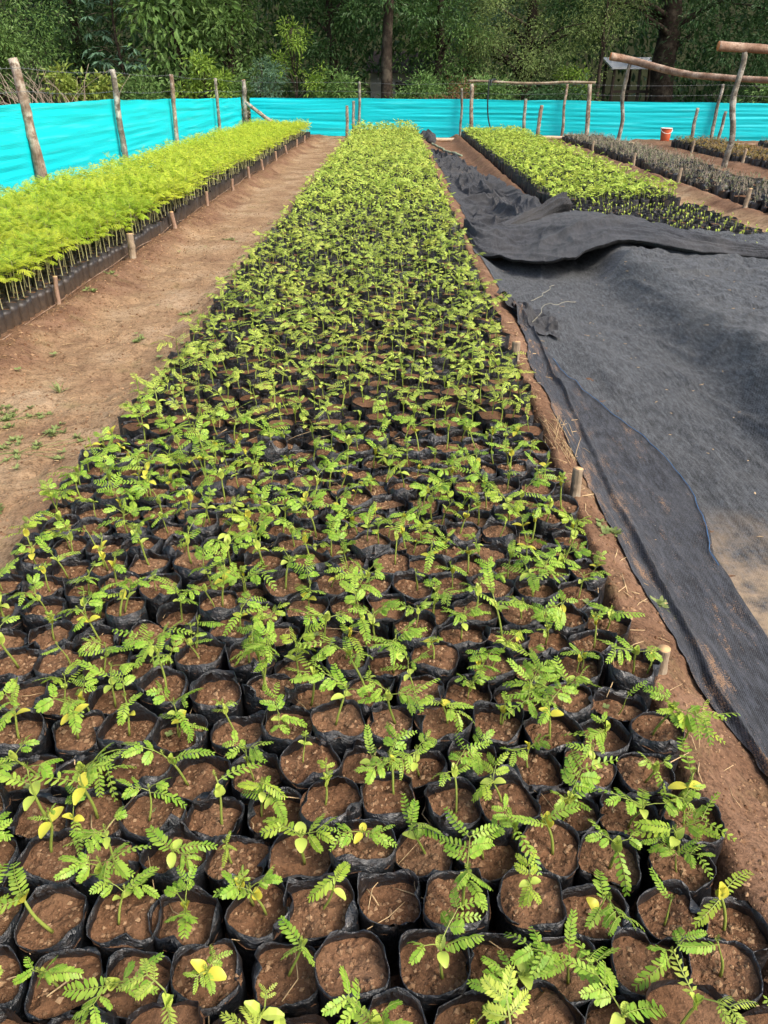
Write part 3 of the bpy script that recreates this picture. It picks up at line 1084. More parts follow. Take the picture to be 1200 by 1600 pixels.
def stick(mb, x, y, z, L, r, rs, tilt=.2):
    a, e = rs.uniform(0, 6.28), rs.normal(0, tilt)
    d = np.array([math.cos(a) * math.cos(e), math.sin(a) * math.cos(e), math.sin(e)])
    b = np.array([-d[1], d[0], 0]) * L * rs.normal(0, .12)
    c = np.array([x, y, z])
    mb.tube(np.array([c - d * L / 2, c + b, c + d * L / 2]), [r, r, r * .6], 4)


for k in range(330):
    x, y = rs.uniform(-1.1, .6), 0.6 + 5 * rs.random() ** 1.5
    stick(lt, x, y, rs.uniform(.146, .162), rs.uniform(.02, .09) if rs.random() < .8 else rs.uniform(.08, .16), rs.uniform(.0006, .0016), rs)
for k in range(260):
    x, y = (rs.uniform(-2.45, -1.1), 3 + 8 * rs.random() ** 1.4) if k % 2 else (rs.uniform(.6, .95), .9 + 4 * rs.random())
    stick(lt, x, y, float(gz(x, y)) + .004, rs.uniform(.02, .1), rs.uniform(.0008, .0025), rs, .06)
ob('straw_litter', lt, M['straw'], kind='stuff')
sb = MB()
for k in range(90):
    x, y = rs.normal(.70, .025), rs.uniform(2.86, 3.2)
    a = rs.normal(-1.35, .22)
    L = rs.uniform(.1, .22)
    z = .02 + abs(rs.normal(0, .03))
    p0 = np.array([x, y, z + .03])
    d = np.array([math.cos(a), math.sin(a), -.15]) * L
    sb.tube(np.array([p0 - d / 2, p0 + [0, 0, .012], p0 + d / 2]), .0011, 4)
ob('straw_bundle', sb, M['straw'], label='small bundle of dry straw beside the middle bed near the cloth edge', cat='straw')

# ------------------------------------------------------------------ left bed: tall feathery seedlings


def feather_leaf(rs, lod, size=1.0):
    """long arching leaf of many small feathers, along +x"""
    mb = MB()
    L = rs.uniform(.11, .17) * size
    n = 8
    t = np.linspace(0, 1, n)
    arch = rs.uniform(0.6, 1.3)
    e = 0.55 - arch * t
    P = np.stack([np.cumsum(np.cos(e)) * L / n, 0.02 * np.sin(t * 3), np.cumsum(np.sin(e)) * L / n], -1)
    P -= P[0]
    np_ = 8 if lod == 0 else (7 if lod == 1 else 4)
    tt = np.linspace(.22, .97, np_)
    w = L * .34 * np.sin(.5 + tt * 2.2) ** .8
    for sg in (1, -1):
        B = np.stack([np.interp(tt, t, P[:, c]) for c in range(3)], -1)
        sp = np.radians(62 - 20 * tt)
        d = np.stack([np.cos(sp), sg * np.sin(sp), -.35 - .3 * tt + rs.normal(0, .12, np_)], -1)
        d /= np.linalg.norm(d, axis=1)[:, None]
        nr = np.array([0.25, 0, 1.0]) - d * (d @ np.array([.25, 0, 1.0]))[:, None]
        nr /= np.linalg.norm(nr, axis=1)[:, None]
        if lod == 2:
            V, F = leaflet_polys(B, d, nr, w, w * .62, 1)
            mb.add(V, F)
        else:
            k = 4 if lod == 0 else 2
            for s_ in range(k):
                b = B + d * (w * s_ / k)[:, None]
                V, F = leaflet_polys(b, d, nr, w / k * 1.25, w * (.34 if lod == 0 else .42) * (1 - .15 * s_), 1)
                mb.add(V, F)
    if lod < 2:
        mb.grid(np.stack([P + [0, .0012, 0], P - [0, .0012, 0]], 1), 1)
    return mb


def tall_plant(rs, lod):
    hs = rs.uniform(.19, .255)
    lean = rs.normal(0, .05, 2)
    z = np.linspace(0, hs, 5)
    P = np.stack([lean[0] * z, lean[1] * z, z], -1)
    st = MB().tube(P, np.linspace(.0034, .0016, 5), 6 if lod == 0 else 3, cap=False)
    fo = MB()
    a0 = rs.uniform(0, 6.28)
    nl = 9 if lod < 2 else 7
    for k in range(nl):
        f = k / (nl - 1)
        q = .74 + .26 * f
        a = a0 + k * 2.4
        fo.merge(feather_leaf(rs, lod, 1.0 - .35 * f ** 2), rotz(a) @ roty(-rs.uniform(-.1, .3) - .75 * f), (lean[0] * hs * q, lean[1] * hs * q, hs * q))
    return st, fo


def small_bag(rs, n=14):
    h = rs.uniform(.135, .16)
    th = np.linspace(0, 6.2832, n, endpoint=False)
    mb = MB()
    rings = []
    for z, k in ((0, .92), (.05, 1.0), (.1, 1.01), (h, 1.0)):
        r = .0465 * k * (1 + .09 * noise(th * 1.6, z * 20 + rs.random() * 9, 0, 3))
        rings.append(np.stack([r * np.cos(th), r * np.sin(th), z + (.006 * np.sin(th * 2 + rs.random() * 6) if z == h else 0 * th)], -1))
    r = .0435
    rings.append(np.stack([r * np.cos(th), r * np.sin(th), np.full(n, h - .014)], -1))
    V = np.array(rings)
    k = len(rings)
    i, j = np.meshgrid(np.arange(k - 1), np.arange(n), indexing='ij')
    j2 = (j + 1) % n
    mb.add(V.reshape(-1, 3), np.stack([i * n + j, i * n + j2, (i + 1) * n + j2, (i + 1) * n + j], -1).reshape(-1, 4))
    so = MB().add(np.stack([.0445 * np.cos(th), .0445 * np.sin(th), np.full(n, h - .012)], -1), np.arange(n)[None])
    return mb, so, h


lp = []
for j in range(198):
    for i in range(16):
        lp.append((-2.515 - .108 * i + (.025 if j % 2 else -.005) * (1 if i else 0), 3.45 + .108 * j, i, j))
lp = np.array(lp)
lp[:, 0] += jit.normal(0, .006, len(lp)) + .02 * np.sin(lp[:, 1] * .9)
lp[:, 1] += jit.normal(0, .006, len(lp))
lx, ly, ld = proj(np.stack([lp[:, 0], lp[:, 1], np.full(len(lp), .36)], -1))
vis = (lx > -25)
ordr = np.argsort(np.where(vis, ld, 1e9))
edge_first = [i for i in ordr[:900] if lp[i, 2] == 0][:30]
lnear = list(dict.fromkeys([int(i) for i in edge_first] + [int(i) for i in ordr]))[:300]
lnear = sorted(lnear, key=lambda q: lx[q])
TV = []
for k in range(12):
    st, fo = tall_plant(rs, 0)
    bg_, so, h = small_bag(rs)
    TV.append((bg_.mesh('bag', [M['old_bag']]), so.mesh('soil', [M['soil']]), st.mesh('stem', [M['tall_stem']]), fo.mesh('foliage', [M['tall_leaf'], M['stem']], False), h))
ec = 0
for i in lnear:
    k = rs.integers(12)
    bm, som, sm_, fm, h = TV[k]
    x, y = lp[i, :2]
    if lp[i, 2] == 0 and lx[i] > 0:
        ec += 1
        lab = 'tall feathery seedling on the path edge of the left bed, %s from the photo\'s left' % ORD[ec]
        gr = 'feathery seedlings along the edge of the left bed'
    else:
        lab = 'tall yellow-green feathery seedling inside the near end of the left bed, behind its edge row'
        gr = 'feathery seedlings inside the left bed'
    t = ob('feathery_seedling', None, loc=(x, y, float(gz(x, y, False)) - .004), rz=rs.uniform(0, 6.28), label=lab, cat='potted seedling', group=gr)
    ob('bag', bm, parent=t)
    ob('soil', som, parent=t)
    s = ob('stem', sm_, parent=t, loc=(0, 0, h - .014))
    s.rotation_euler = (rs.normal(0, .05), rs.normal(0, .05), 0)
    sc = rs.uniform(.78, 1.22)
    s.scale = (sc, sc, sc)
    ob('foliage', fm, parent=s)
lrest = np.array([i for i in range(len(lp)) if i not in set(lnear)])
tm = MB()
for lod, sel in ((1, (lp[lrest, 1] < 10)), (2, (lp[lrest, 1] >= 10))):
    pk = rs.integers(0, 10, len(lrest))
    for k in range(10):
        st, fo = tall_plant(rs, lod)
        b_, so, h = small_bag(rs, 8)
        tpl = MB().merge(b_)
        q = MB().merge(so)
        q.f = [(F, 1) for F, m in q.f]
        tpl.merge(q)
        q = MB().merge(st)
        q.f = [(F, 3) for F, m in q.f]
        tpl.merge(q, None, (0, 0, h - .014))
        q = MB().merge(fo)
        q.f = [(F, 2 if m == 0 else 4) for F, m in q.f]
        tpl.merge(q, None, (0, 0, h - .014))
        ids = lrest[sel & (pk == k)]
        n = len(ids)
        tm.tile(tpl, np.stack([lp[ids, 0], lp[ids, 1], np.zeros(n) - .004], -1), rs.uniform(0, 6.28, n), rs.uniform(.84, 1.2, n), rs.normal(0, .06, (n, 2)))
ob('feathery_seedlings_beyond', tm, [M['old_bag'], M['soil'], M['tall_leaf'], M['tall_stem'], M['stem']], kind='stuff', smooth=False)

# ------------------------------------------------------------------ right-hand beds


def sown_pot(rs):
    mb, so, zs = make_bag(rs, 14, lod=1)
    q = MB().merge(so)
    q.f = [(F, 1) for F, m in q.f]
    mb.merge(q)
    P = np.array([[0, 0, zs - .003], [.002, 0, zs + .02], [.004, .002, zs + .04 * rs.uniform(.7, 1.4)]])
    mb.tube(P, .0016, 4, 2)
    for a in (0, 3.1):
        c = cotyledon(rs, 1)
        c.f = [(F, 2) for F, m in c.f]
        mb.merge(c, rotz(a + rs.uniform(0, 3)) @ roty(-rs.uniform(.4, 1.3)), P[-1])
    return mb


SOWN = [sown_pot(rs).mesh('sown_bag', [M['bag'], M['soil'], M['cot']], False) for k in range(14)]
EMPT = []
for k in range(5):
    b, so, zs = make_bag(rs, 14, lod=1)
    q = MB().merge(so)
    q.f = [(F, 1) for F, m in q.f]
    EMPT.append(b.merge(q).mesh('sown_bag', [M['bag'], M['soil']], False))


def line_y(x, pts_):
    a = np.array(pts_)
    return np.interp(x, a[:, 0], a[:, 1])


fold_back = [(1.8, 8.85), (2.09, 8.55), (2.37, 7.9), (2.7, 7.05), (3.02, 6.5), (3.6, 6.1)]
green_from = [(1.8, 9.6), (2.6, 9.75), (3.6, 10.2)]
rb = []
for j in range(172):
    for i in range(14):
        x, y = 1.90 + .117 * (i + .5) - .01 + (.028 if j % 2 else -.028), 6.0 + .108 * j
        rb.append((x + jit.normal(0, .006), y + jit.normal(0, .006)))
rb = np.array(rb)
ok = rb[:, 1] > line_y(rb[:, 0], fold_back) - .05
rb = rb[ok]
is_sown = rb[:, 1] < line_y(rb[:, 0], green_from) + jit.normal(0, .12, len(rb))
S = rb[is_sown]
_, _, dS = proj(np.stack([S[:, 0], S[:, 1], np.full(len(S), .15)], -1))
for q, i in enumerate(np.argsort(dS)[:300]):
    e = rs.random() < .25
    o = ob('sown_bag', (EMPT[rs.integers(5)] if e else SOWN[rs.integers(14)]), loc=(S[i, 0], S[i, 1], float(gz(S[i, 0], S[i, 1], False)) - .004), rz=rs.integers(4) * math.pi / 2,
           label=('black soil bag with nothing sprouted between the cloth fold and the green plants' if e else 'black soil bag with a just-emerging sprout between the cloth fold and the green plants'),
           cat='potted seedling', group='bare sown bags behind the cloth fold' if e else 'barely sprouted bags behind the cloth fold')
G = rb[~is_sown]
_, _, dG = proj(np.stack([G[:, 0], G[:, 1], np.full(len(G), .2)], -1))
gord = np.argsort(dG)
gm = MB()
r_ids = gord
fill(gm, np.stack([G[r_ids, 0], G[r_ids, 1], np.full(len(r_ids), -.004)], -1), np.full(len(r_ids), 99.), rs, 8.5, np.full(len(r_ids), 1.0))
ob('light_green_seedlings_beyond', gm, [M['bag'], M['soil'], M['leaf_bright'], M['stem'], M['cot']], kind='stuff', smooth=False)


def scrub_pot(rs, leafn, L, W, up, h=.14, twigs=2):
    mb = MB()
    b, so, zs = make_bag(rs, 12, h, 1)
    mb.merge(b)
    q = MB().merge(so)
    q.f = [(F, 1) for F, m in q.f]
    mb.merge(q)
    for k in range(twigs):
        a = rs.uniform(0, 6.28)
        mb.tube(np.array([[0, 0, zs], [.02 * math.cos(a), .02 * math.sin(a), zs + .06], [.035 * math.cos(a), .035 * math.sin(a), zs + rs.uniform(.08, .14)]]), .0016, 3, 3)
    a = rs.uniform(0, 6.28, leafn)
    e = rs.uniform(up - .5, up + .4, leafn)
    d = np.stack([np.cos(a) * np.cos(e), np.sin(a) * np.cos(e), np.sin(e)], -1)
    nr = np.array([0, 0, 1.0]) - d * d[:, 2:]
    nr /= np.linalg.norm(nr, axis=1)[:, None]
    B = np.stack([rs.normal(0, .016, leafn), rs.normal(0, .016, leafn), zs + rs.uniform(.02, .1, leafn)], -1)
    V, F = leaflet_polys(B, d, nr, L * rs.uniform(.7, 1.3, leafn), W * rs.uniform(.7, 1.3, leafn), 1)
    mb.add(V, F, 2)
    return mb


def scrub_bed(x0, x1, y0, y1, kinds, leafm, name, label, group, massname):
    pp = np.array([(x0 + .115 * (i + .5) + (.028 if j % 2 else -.028), y0 + .112 * j) for j in range(int((y1 - y0) / .112)) for i in range(int((x1 - x0) / .115))])
    pp += rs.normal(0, .018, pp.shape)
    pp[:, 0] += .05 * noise(pp[:, 1] * 1.5, 2, 0, 3)
    a, b, d = proj(np.stack([pp[:, 0], pp[:, 1], np.full(len(pp), .2)], -1))
    v = (a < 1215)
    o_ = np.argsort(np.where(v, d, 1e9))
    mats = [M['bag'], M['soil'], leafm, M['deadwood']]
    ms = [t.mesh(name, mats, False) for t in kinds]
    for i in o_[:min(300, int(v.sum()))]:
        o = ob(name, ms[rs.integers(len(ms))], loc=(pp[i, 0], pp[i, 1], -.004), rz=rs.uniform(0, 6.28), label=label, cat='potted seedling', group=group)
        o.rotation_euler = (rs.normal(0, .09), rs.normal(0, .09), o.rotation_euler[2])
        s = rs.uniform(.8, 1.15)
        o.scale = (s, s, s * rs.uniform(.68, .98))
    r = o_[300:]
    mb = MB()
    pk = rs.integers(0, len(kinds), len(r))
    for k, t in enumerate(kinds):
        ids = r[pk == k]
        mb.tile(t, np.stack([pp[ids, 0], pp[ids, 1], np.full(len(ids), -.004)], -1), rs.uniform(0, 6.28, len(ids)), rs.uniform(.85, 1.2, len(ids)))
    ob(massname, mb, mats, kind='stuff', smooth=False)


grey = [scrub_pot(rs, rs.integers(2, 8), .05, .014, .6, twigs=rs.integers(2, 5)) for k in range(12)]
scrub_bed(4.52, 5.66, 8.6, 23.3, grey, M['grey_leaf'], 'grey_sapling', 'grey-green sapling bag at the near end of the bed right of the dirt path', 'grey-green saplings in the second bed from the right', 'grey_saplings_beyond')
rust = [scrub_pot(rs, rs.integers(12, 24), .042, .022, .3) for k in range(8)]
scrub_bed(6.92, 8.1, 12.2, 21.4, rust, M['rust_leaf'], 'rusty_sapling', 'rusty-leaved sapling bag in the bed behind the tall leaning post', 'rusty-leaved saplings in the bed on the right', 'rusty_saplings_beyond')
scrub_bed(9.2, 10.3, 17.5, 21.8, grey[:5], M['rust_leaf'], 'sparse_sapling', 'sparse dark sapling bag in the last bed at the right edge below the sheet', 'sparse saplings in the last bed on the right', 'sparse_saplings_beyond')

# ------------------------------------------------------------------ black shade cloths
EDGE = np.array([(0.90, .3), (.90, .9), (.887, 1.283), (.822, 1.627), (.79, 2.018), (.771, 2.56), (.758, 3.287), (.745, 3.977), (.792, 4.671), (.832, 5.424), (.782, 6.19), (.713, 7.47), (.70, 8.25)])
HEM = np.array([(1.09, .3), (1.10, 1.2), (1.107, 1.816), (1.109, 2.065), (1.115, 2.3), (1.168, 2.53), (1.209, 2.795), (1.191, 3.073), (1.148, 3.321), (1.088, 3.559), (1.008, 3.925), (.932, 4.419), (.882, 4.881), (.875, 5.2)])
RIDGE = np.array([(.905, .3), (.90, 1.31), (.868, 1.58), (.878, 1.92), (.872, 2.32), (.872, 2.68), (.892, 3.17), (.904, 3.83), (.893, 4.24), (.891, 4.9)])
edge_x = lambda y: np.interp(y, EDGE[:, 1], EDGE[:, 0])
hem_x = lambda y: np.interp(y, HEM[:, 1], HEM[:, 0])
ridge_x = lambda y: np.interp(y, RIDGE[:, 1], RIDGE[:, 0])


def cloth_z(x, y):
    x, y = np.asarray(x, float), np.asarray(y, float)
    top = 1.90 + .05 * noise(y * 1.3, 0, 0, 8)
    foot = 1.28 + .08 * noise(y * .9, 5, 0, 8)
    q = np.clip((x - foot) / (top - foot), 0, 1)
    z = -.02 + .255 * (.26 * q + .74 * sstep(.52, 1.0, q) ** 1.05)
    bed = sstep(1.8, 2.0, x)
    z = z + bed * (.004 * np.cos(x * 2 * math.pi / .117 + noise(x * 3, y * 3)) * np.cos(y * math.pi / .108 + noise(x * 3, y * 3, 4)) + .024 * fbm(x * 4.2, y * 4.2, 0, 61, 4) + .010 * fbm(x * 13, y * 13, 0, 62, 3) + .02 * (1 - np.abs(noise(x * 3 + y, y * 2.6 - x, 0, 66))) ** 7)
    z = z - .022 * (1 - sstep(0, .3, x - hem_x(y)))
    # slack wrinkles running down the slope and along the path
    z = z + (1 - bed) * (.35 + .65 * sstep(0, .25, x - hem_x(y))) * (.008 * ridge(x * 3 + y * 1.2, y * 1.0, 0, 41, 3) + .006 * ridge(x * 1.5 - y * 3.2, x * 6 + y * .8, 0, 47, 2) + .005 * fbm(x * 9, y * 4, 0, 44, 3) + .022 * (1 - np.abs(noise(x * 3.2 - y * .5, y * .75, 0, 51))) ** 8 + .014 * (1 - np.abs(noise(x * 7 + y * .9, y * 1.6, 0, 52))) ** 7)
    z = z + .05 * np.exp(-((x - (1.72 + .10 * (y - 5.2))) / .16) ** 2) * np.exp(-((y - 5.6) / .8) ** 2)
    z = z + .035 * np.exp(-((x - 1.85 - .12 * (y - 3.4)) / .10) ** 2) * np.exp(-((y - 3.6) / .7) ** 2)
    return z


ny, nx = 520, 230
ys = np.linspace(.3, 7.4, ny)
t = np.linspace(0, 1, nx)
x0 = np.where(ys < 4.7, hem_x(ys) - .03, np.interp(ys, [4.7, 5.3], [.86, 0]) * (ys < 5.3) + np.where(ys >= 5.3, edge_x(ys), 0) + np.where((ys >= 4.7) & (ys < 5.3), 0, 0))
x0 = np.where((ys >= 4.7) & (ys < 5.4), np.interp(ys, [4.7, 5.4], [hem_x(4.7) - .03, edge_x(5.4)]), x0)
XX = x0[:, None] + (4.1 - x0[:, None]) * t[None]
YY = np.repeat(ys[:, None], nx, 1)
ZZ = np.maximum(cloth_z(XX, YY), gz(XX, YY, False) + .006)
big_cloth = ob('shade_cloth', None, loc=(2.4, 3.8, 0), label='large worn grey-black shade cloth draped over the right bed, its far end folded back', cat='shade cloth')
main = ob('main_sheet', MB().grid(np.stack([XX - 2.4, YY - 3.8, ZZ], -1), 0, np.stack([XX, YY], -1)), M['net_grey'], big_cloth)

# folded-back far end
Lp = catmull([(.70, 8.22, .03), (.755, 7.35, .03), (1.012, 6.85, .06), (1.232, 6.55, .10), (1.45, 6.38, .18), (1.707, 6.53, .26), (2.002, 6.55, .275), (2.417, 6.24, .255), (2.858, 6.10, .24), (3.305, 6.0, .23), (3.9, 5.8, .22)], 420)
Up = catmull([(.73, 8.6, .03), (1.027, 8.72, .03), (1.334, 8.75, .07), (1.623, 8.85, .15), (1.819, 8.68, .23), (2.094, 8.5, .24), (2.372, 7.85, .24), (2.695, 7.03, .235), (3.015, 6.48, .23), (3.419, 6.25, .225), (4.0, 6.0, .22)], 420)
nt = 130
tt = np.linspace(-.35, 1.0, nt)
s_ = np.linspace(0, 1, 420)[:, None]
tq = tt[None, :]
T0 = np.clip(tq, 0, 1)
wid = np.linalg.norm(Up - Lp, axis=1)[:, None]
V = Lp[:, None] + (Up - Lp)[:, None] * (T0[..., None])
puff = .05 * np.minimum(1, wid / .5) * np.sin(np.pi * np.clip(T0 * .9 + .14, 0, 1)) ** .7
gath = np.exp(-s_ / .3)
wr = gath * (.042 * ridge(T0 * 4 + .7 * noise(s_ * 3, T0 * 2, 0, 3), s_ * 2.5, 0, 77, 3)) + .02 * ridge(T0 * 3 + s_ * 2, s_ * 9, 0, 79, 3) * np.sin(np.pi * T0) + .018 * ridge(T0 * 5 - s_ * 3, s_ * 3 + T0, 0, 83, 2) * np.sin(np.pi * T0) + .009 * fbm(s_ * 30, T0 * 6, 0, 80) + (.2 + gath) * (.034 * (1 - np.abs(noise(T0 * 4.5 + .5 * np.sin(s_ * 5), s_ * 2.2, 0, 91))) ** 7 + .024 * (1 - np.abs(noise(T0 * 9 - s_ * 2, s_ * 4, 0, 92))) ** 6) * np.sin(np.pi * np.clip(T0, .04, 1)) ** .4 + .05 * (1 - np.abs(noise(T0 * 3.2 - s_ * 2.0, s_ * 2.6 + 3, 0, 87))) ** 9 * np.sin(np.pi * T0) ** .5 + .035 * (1 - np.abs(noise(T0 * 5 + s_ * 4, s_ * 3 + 8, 0, 88))) ** 8 * gath ** .5
V[..., 2] += puff + wr - .012
und = np.clip(-tq / .35, 0, 1)                     # the lower lip tucks back underneath
inw = (Up - Lp) / (wid + 1e-6)
V += inw[:, None] * (.14 * np.sin(und * 1.5) - .035 * np.sin(und * np.pi))[..., None]
V[..., 2] -= und[0] * .05 * np.minimum(1, wid / .4)
V[..., 1] += .02 * noise(s_ * 14, 0, 0, 5) * (1 - T0)
gzv = gz(V[..., 0], V[..., 1], False) + .012
V[..., 2] = np.maximum(V[..., 2], gzv)
uvf = np.stack([np.broadcast_to(T0 * wid, V.shape[:2]), np.broadcast_to(s_ * 4, V.shape[:2])], -1)
ob('folded_end', MB().grid(V - np.array([2.4, 3.8, 0]), 0, uvf), M['net_fold'], big_cloth)
rollp = catmull([(.98, 8.3, .05), (1.25, 8.55, .10), (1.52, 8.78, .17), (1.72, 8.92, .23), (1.86, 8.98, .25)], 40)
rollp = catmull(rollp, 120)
th = np.linspace(0, 6.2832, 56, endpoint=False)[None]
t40 = np.linspace(0, 1, 120)[:, None]
rr = (.045 + .05 * t40) * (1 + .12 * np.sin(th * 2 + t40 * 3) + .5 * (1 - np.abs(noise(np.cos(th) * 2.2 + t40 * .8, np.sin(th) * 2.2, t40 * 1.6, 9))) ** 5 + .2 * noise(np.cos(th) * 1.2, np.sin(th) * 1.2, t40 * 5, 12))
ob('rolled_lump', MB().tube(rollp - np.array([2.4, 3.8, 0]), rr, 56), M['net_fold'], big_cloth)

# dark strip of net along the path
ys = np.linspace(.3, 5.55, 420)
t = np.linspace(0, 1, 60)
xa, xb = edge_x(ys)[:, None], hem_x(ys)[:, None] + .012
xb = np.maximum(xb, xa + .06)
XX = xa + (xb - xa) * t[None] + .012 * noise(ys * 5, 3, 0, 6)[:, None] * (1 - t)[None] + .006 * noise(ys * 22, 3, 0, 7)[:, None] * (1 - t)[None]
YY = np.repeat(ys[:, None], 60, 1)
g0 = gz(XX, YY, False)
under = g0 + sstep(-.16, -.02, XX - hem_x(YY)) * (np.maximum(cloth_z(XX, YY), g0 + .006) - g0)
ZZ = under + .009 + .004 * ridge(XX * 14 + YY * .6, YY * 1.4, 0, 91, 2) * (t[None] > .02)
rd = XX - ridge_x(YY)
ZZ += .022 * np.exp(-(np.abs(rd) / .010) ** 1.6) + .012 * sstep(-.005, .004, rd) + .006 * np.exp(-((rd - .03) / .02) ** 2)
ZZ += .006 * np.exp(-((XX - hem_x(YY)) / .015) ** 2)
bn = np.exp(-((YY - 5.25) / .33) ** 2)                 # bunched end
ZZ += bn * .055 * np.clip(ridge(XX * 7 + YY * 2, YY * 4 - XX * 5, 0, 95, 3), 0, 2)
strip = ob('shade_cloth', None, loc=(.95, 3, 0), label='long narrow black net strip on the path between the middle bed and the large cloth', cat='shade cloth')
off = np.array([.95, 3, 0])
ob('net_strip', MB().grid(np.stack([XX, YY, ZZ], -1) - off, 0, np.stack([XX - xa, YY], -1)), M['net_dark'], strip)
hp = np.stack([hem_x(ys), ys, 0 * ys], -1)
hp = hp[(ys > 2.2) & (ys < 4.4)]
hz = np.array([np.interp(q[1], ys, ZZ[:, -4]) for q in hp])
hp[:, 2] = hz + .006
hp[:, 0] += .003 * noise(hp[:, 1] * 20, 1)
ob('hem_thread', MB().tube(hp - off, .0015, 5), M['blue_thread'], strip)
# crumpled knot at the far end of the strip
kp, kq = np.meshgrid(np.linspace(0, 1, 60), np.linspace(0, 1, 40), indexing='ij')
kx = .77 + .30 * kp + .04 * noise(kq * 4, 1, 0, 3)
ky = 5.68 - .75 * kq * (.5 + .5 * kp) - .12 * kp
kz = .03 + .08 * np.clip(ridge(kx * 6 + ky * 3, ky * 5 - kx * 4, 0, 101, 3), 0, 1.6) * np.sin(np.pi * np.clip(kq, .02, .98)) ** .5 * (1 - .5 * kp)
ob('crumpled_end', MB().grid(np.stack([kx, ky, kz + gz(kx, ky, False)], -1) - off, 0, np.stack([kx, ky], -1)), M['net_fold'], strip)

# crumpled black net lying along the path farther on
yl = np.linspace(8.55, 19.6, 620)
A = np.interp(yl, [8.5, 9.3, 11.5, 15, 18.5, 19.6], [.98, .80, .80, .85, .80, .86])
B = np.interp(yl, [8.5, 10.6, 12.3, 14, 16.4, 19.0, 19.6], [1.9, 1.80, 1.72, 1.55, 1.48, 1.26, 1.0])
t = np.linspace(0, 1, 130)
A = A + .05 * noise(yl * 2, 1, 0, 4) + .02 * noise(yl * 7, 1, 0, 5)
B = B + .06 * noise(yl * 1.7, 2, 0, 4) + .02 * noise(yl * 7, 1, 0, 6)
XX = A[:, None] + (B - A)[:, None] * t[None]
YY = np.repeat(yl[:, None], 130, 1)
wx = XX + .25 * noise(YY * .8, XX * 1.4, 0, 7)
ZZ = gz(XX, YY, False) + .01 + np.clip(.05 * ridge(wx * 4.2, YY * .9, 0, 111, 3) + .10 * (1 - np.abs(noise(wx * 3.4 + YY * .5, YY * .9, 0, 117))) ** 6 + .06 * (1 - np.abs(noise(wx * 6 - YY * .9, YY * 1.3, 0, 118))) ** 6 + .05 * (1 - np.abs(noise(wx * 11 + YY * 1.5, YY * 2.6, 0, 119))) ** 5 - .035, 0, 1) * np.sin(np.pi * t)[None] ** .4 + .012 * fbm(XX * 9, YY * 5, 0, 112, 3) * np.sin(np.pi * t)[None]
ob('shade_cloth', MB().grid(np.stack([XX, YY, np.maximum(ZZ, gz(XX, YY, False) + .005)], -1), 0, np.stack([XX, YY], -1)), M['net_fold'],
   label='crumpled black net lying along the path beyond the folded cloth', cat='shade cloth')
u, v = np.meshgrid(np.linspace(0, 6.2832, 30), np.linspace(0, 1.57, 14), indexing='ij')
rad = 1 + .35 * ridge(np.cos(u) * 2 + v, np.sin(u) * 2, 0, 130, 3) * .5
ob('net_bundle', MB().grid(np.stack([.88 + .22 * np.cos(u) * np.cos(v) * rad, 23.2 + .5 * np.sin(u) * np.cos(v) * rad, -.02 + .27 * np.sin(v) * rad], -1), 0, np.stack([u, v], -1)),
   M['net_fold'], label='black net bundled in a heap at the far end of the middle bed', cat='shade cloth')
rp = catmull([(.98, 22.6, .05), (1.05, 21.8, .0), (1.18, 21.0, .02), (1.22, 20.0, .0), (1.38, 19.4, .03), (1.5, 19.0, .0)], 50)
rp[:, 0] += .03 * noise(np.linspace(0, 9, 50), 2)
rp[:, 2] = gz(rp[:, 0], rp[:, 1], False) + .02
ob('rope', MB().tube(rp, .028, 6), M['rope'], label='thick greenish rope trailing from the bundled net along the path', cat='rope')
for q, lab in (([(1.019, 5.779), (1.10, 5.85), (1.137, 5.921), (1.20, 6.05), (1.232, 6.2), (1.27, 6.24)], 'thin pale string looping on the large cloth near its fold'),
               ([(.93, 5.15), (1.0, 5.3), (1.06, 5.46), (1.14, 5.47), (1.2, 5.52), (1.30, 5.57)], 'pale straight string lying across the crumpled end of the net strip')):
    p = catmull([(a, b, 0) for a, b in q], 40)
    p[:, 2] = np.maximum(cloth_z(p[:, 0], p[:, 1]), gz(p[:, 0], p[:, 1], False)) + .02 + (.03 if 'straight' in lab else 0)
    p[:, 0] += .008 * noise(np.linspace(0, 8, 40), 3)
    ob('string', MB().tube(p, .0017, 5), M['string'], label=lab, cat='string')
bits = MB()
for k in range(120):
    x, y = rs.uniform(1.15, 2.6), 1.6 + 4.6 * rs.random()
    z = float(np.maximum(cloth_z(x, y), gz(x, y, False))) + .006
    if rs.random() < .5:
        stick(bits, x, y, z, rs.uniform(.012, .05), .0013, rs, .05)
    else:
        a = rs.uniform(0, 6.28)
        V, F = leaflet_polys(np.array([[x, y, z]]), np.array([[math.cos(a), math.sin(a), .1]]), np.array([[0, 0, 1.0]]), np.array([rs.uniform(.008, .02)]), np.array([.008]), 1)
        bits.add(V, F)
ob('cloth_litter', bits, M['straw'], kind='stuff')

# ------------------------------------------------------------------ posts, stakes, fences


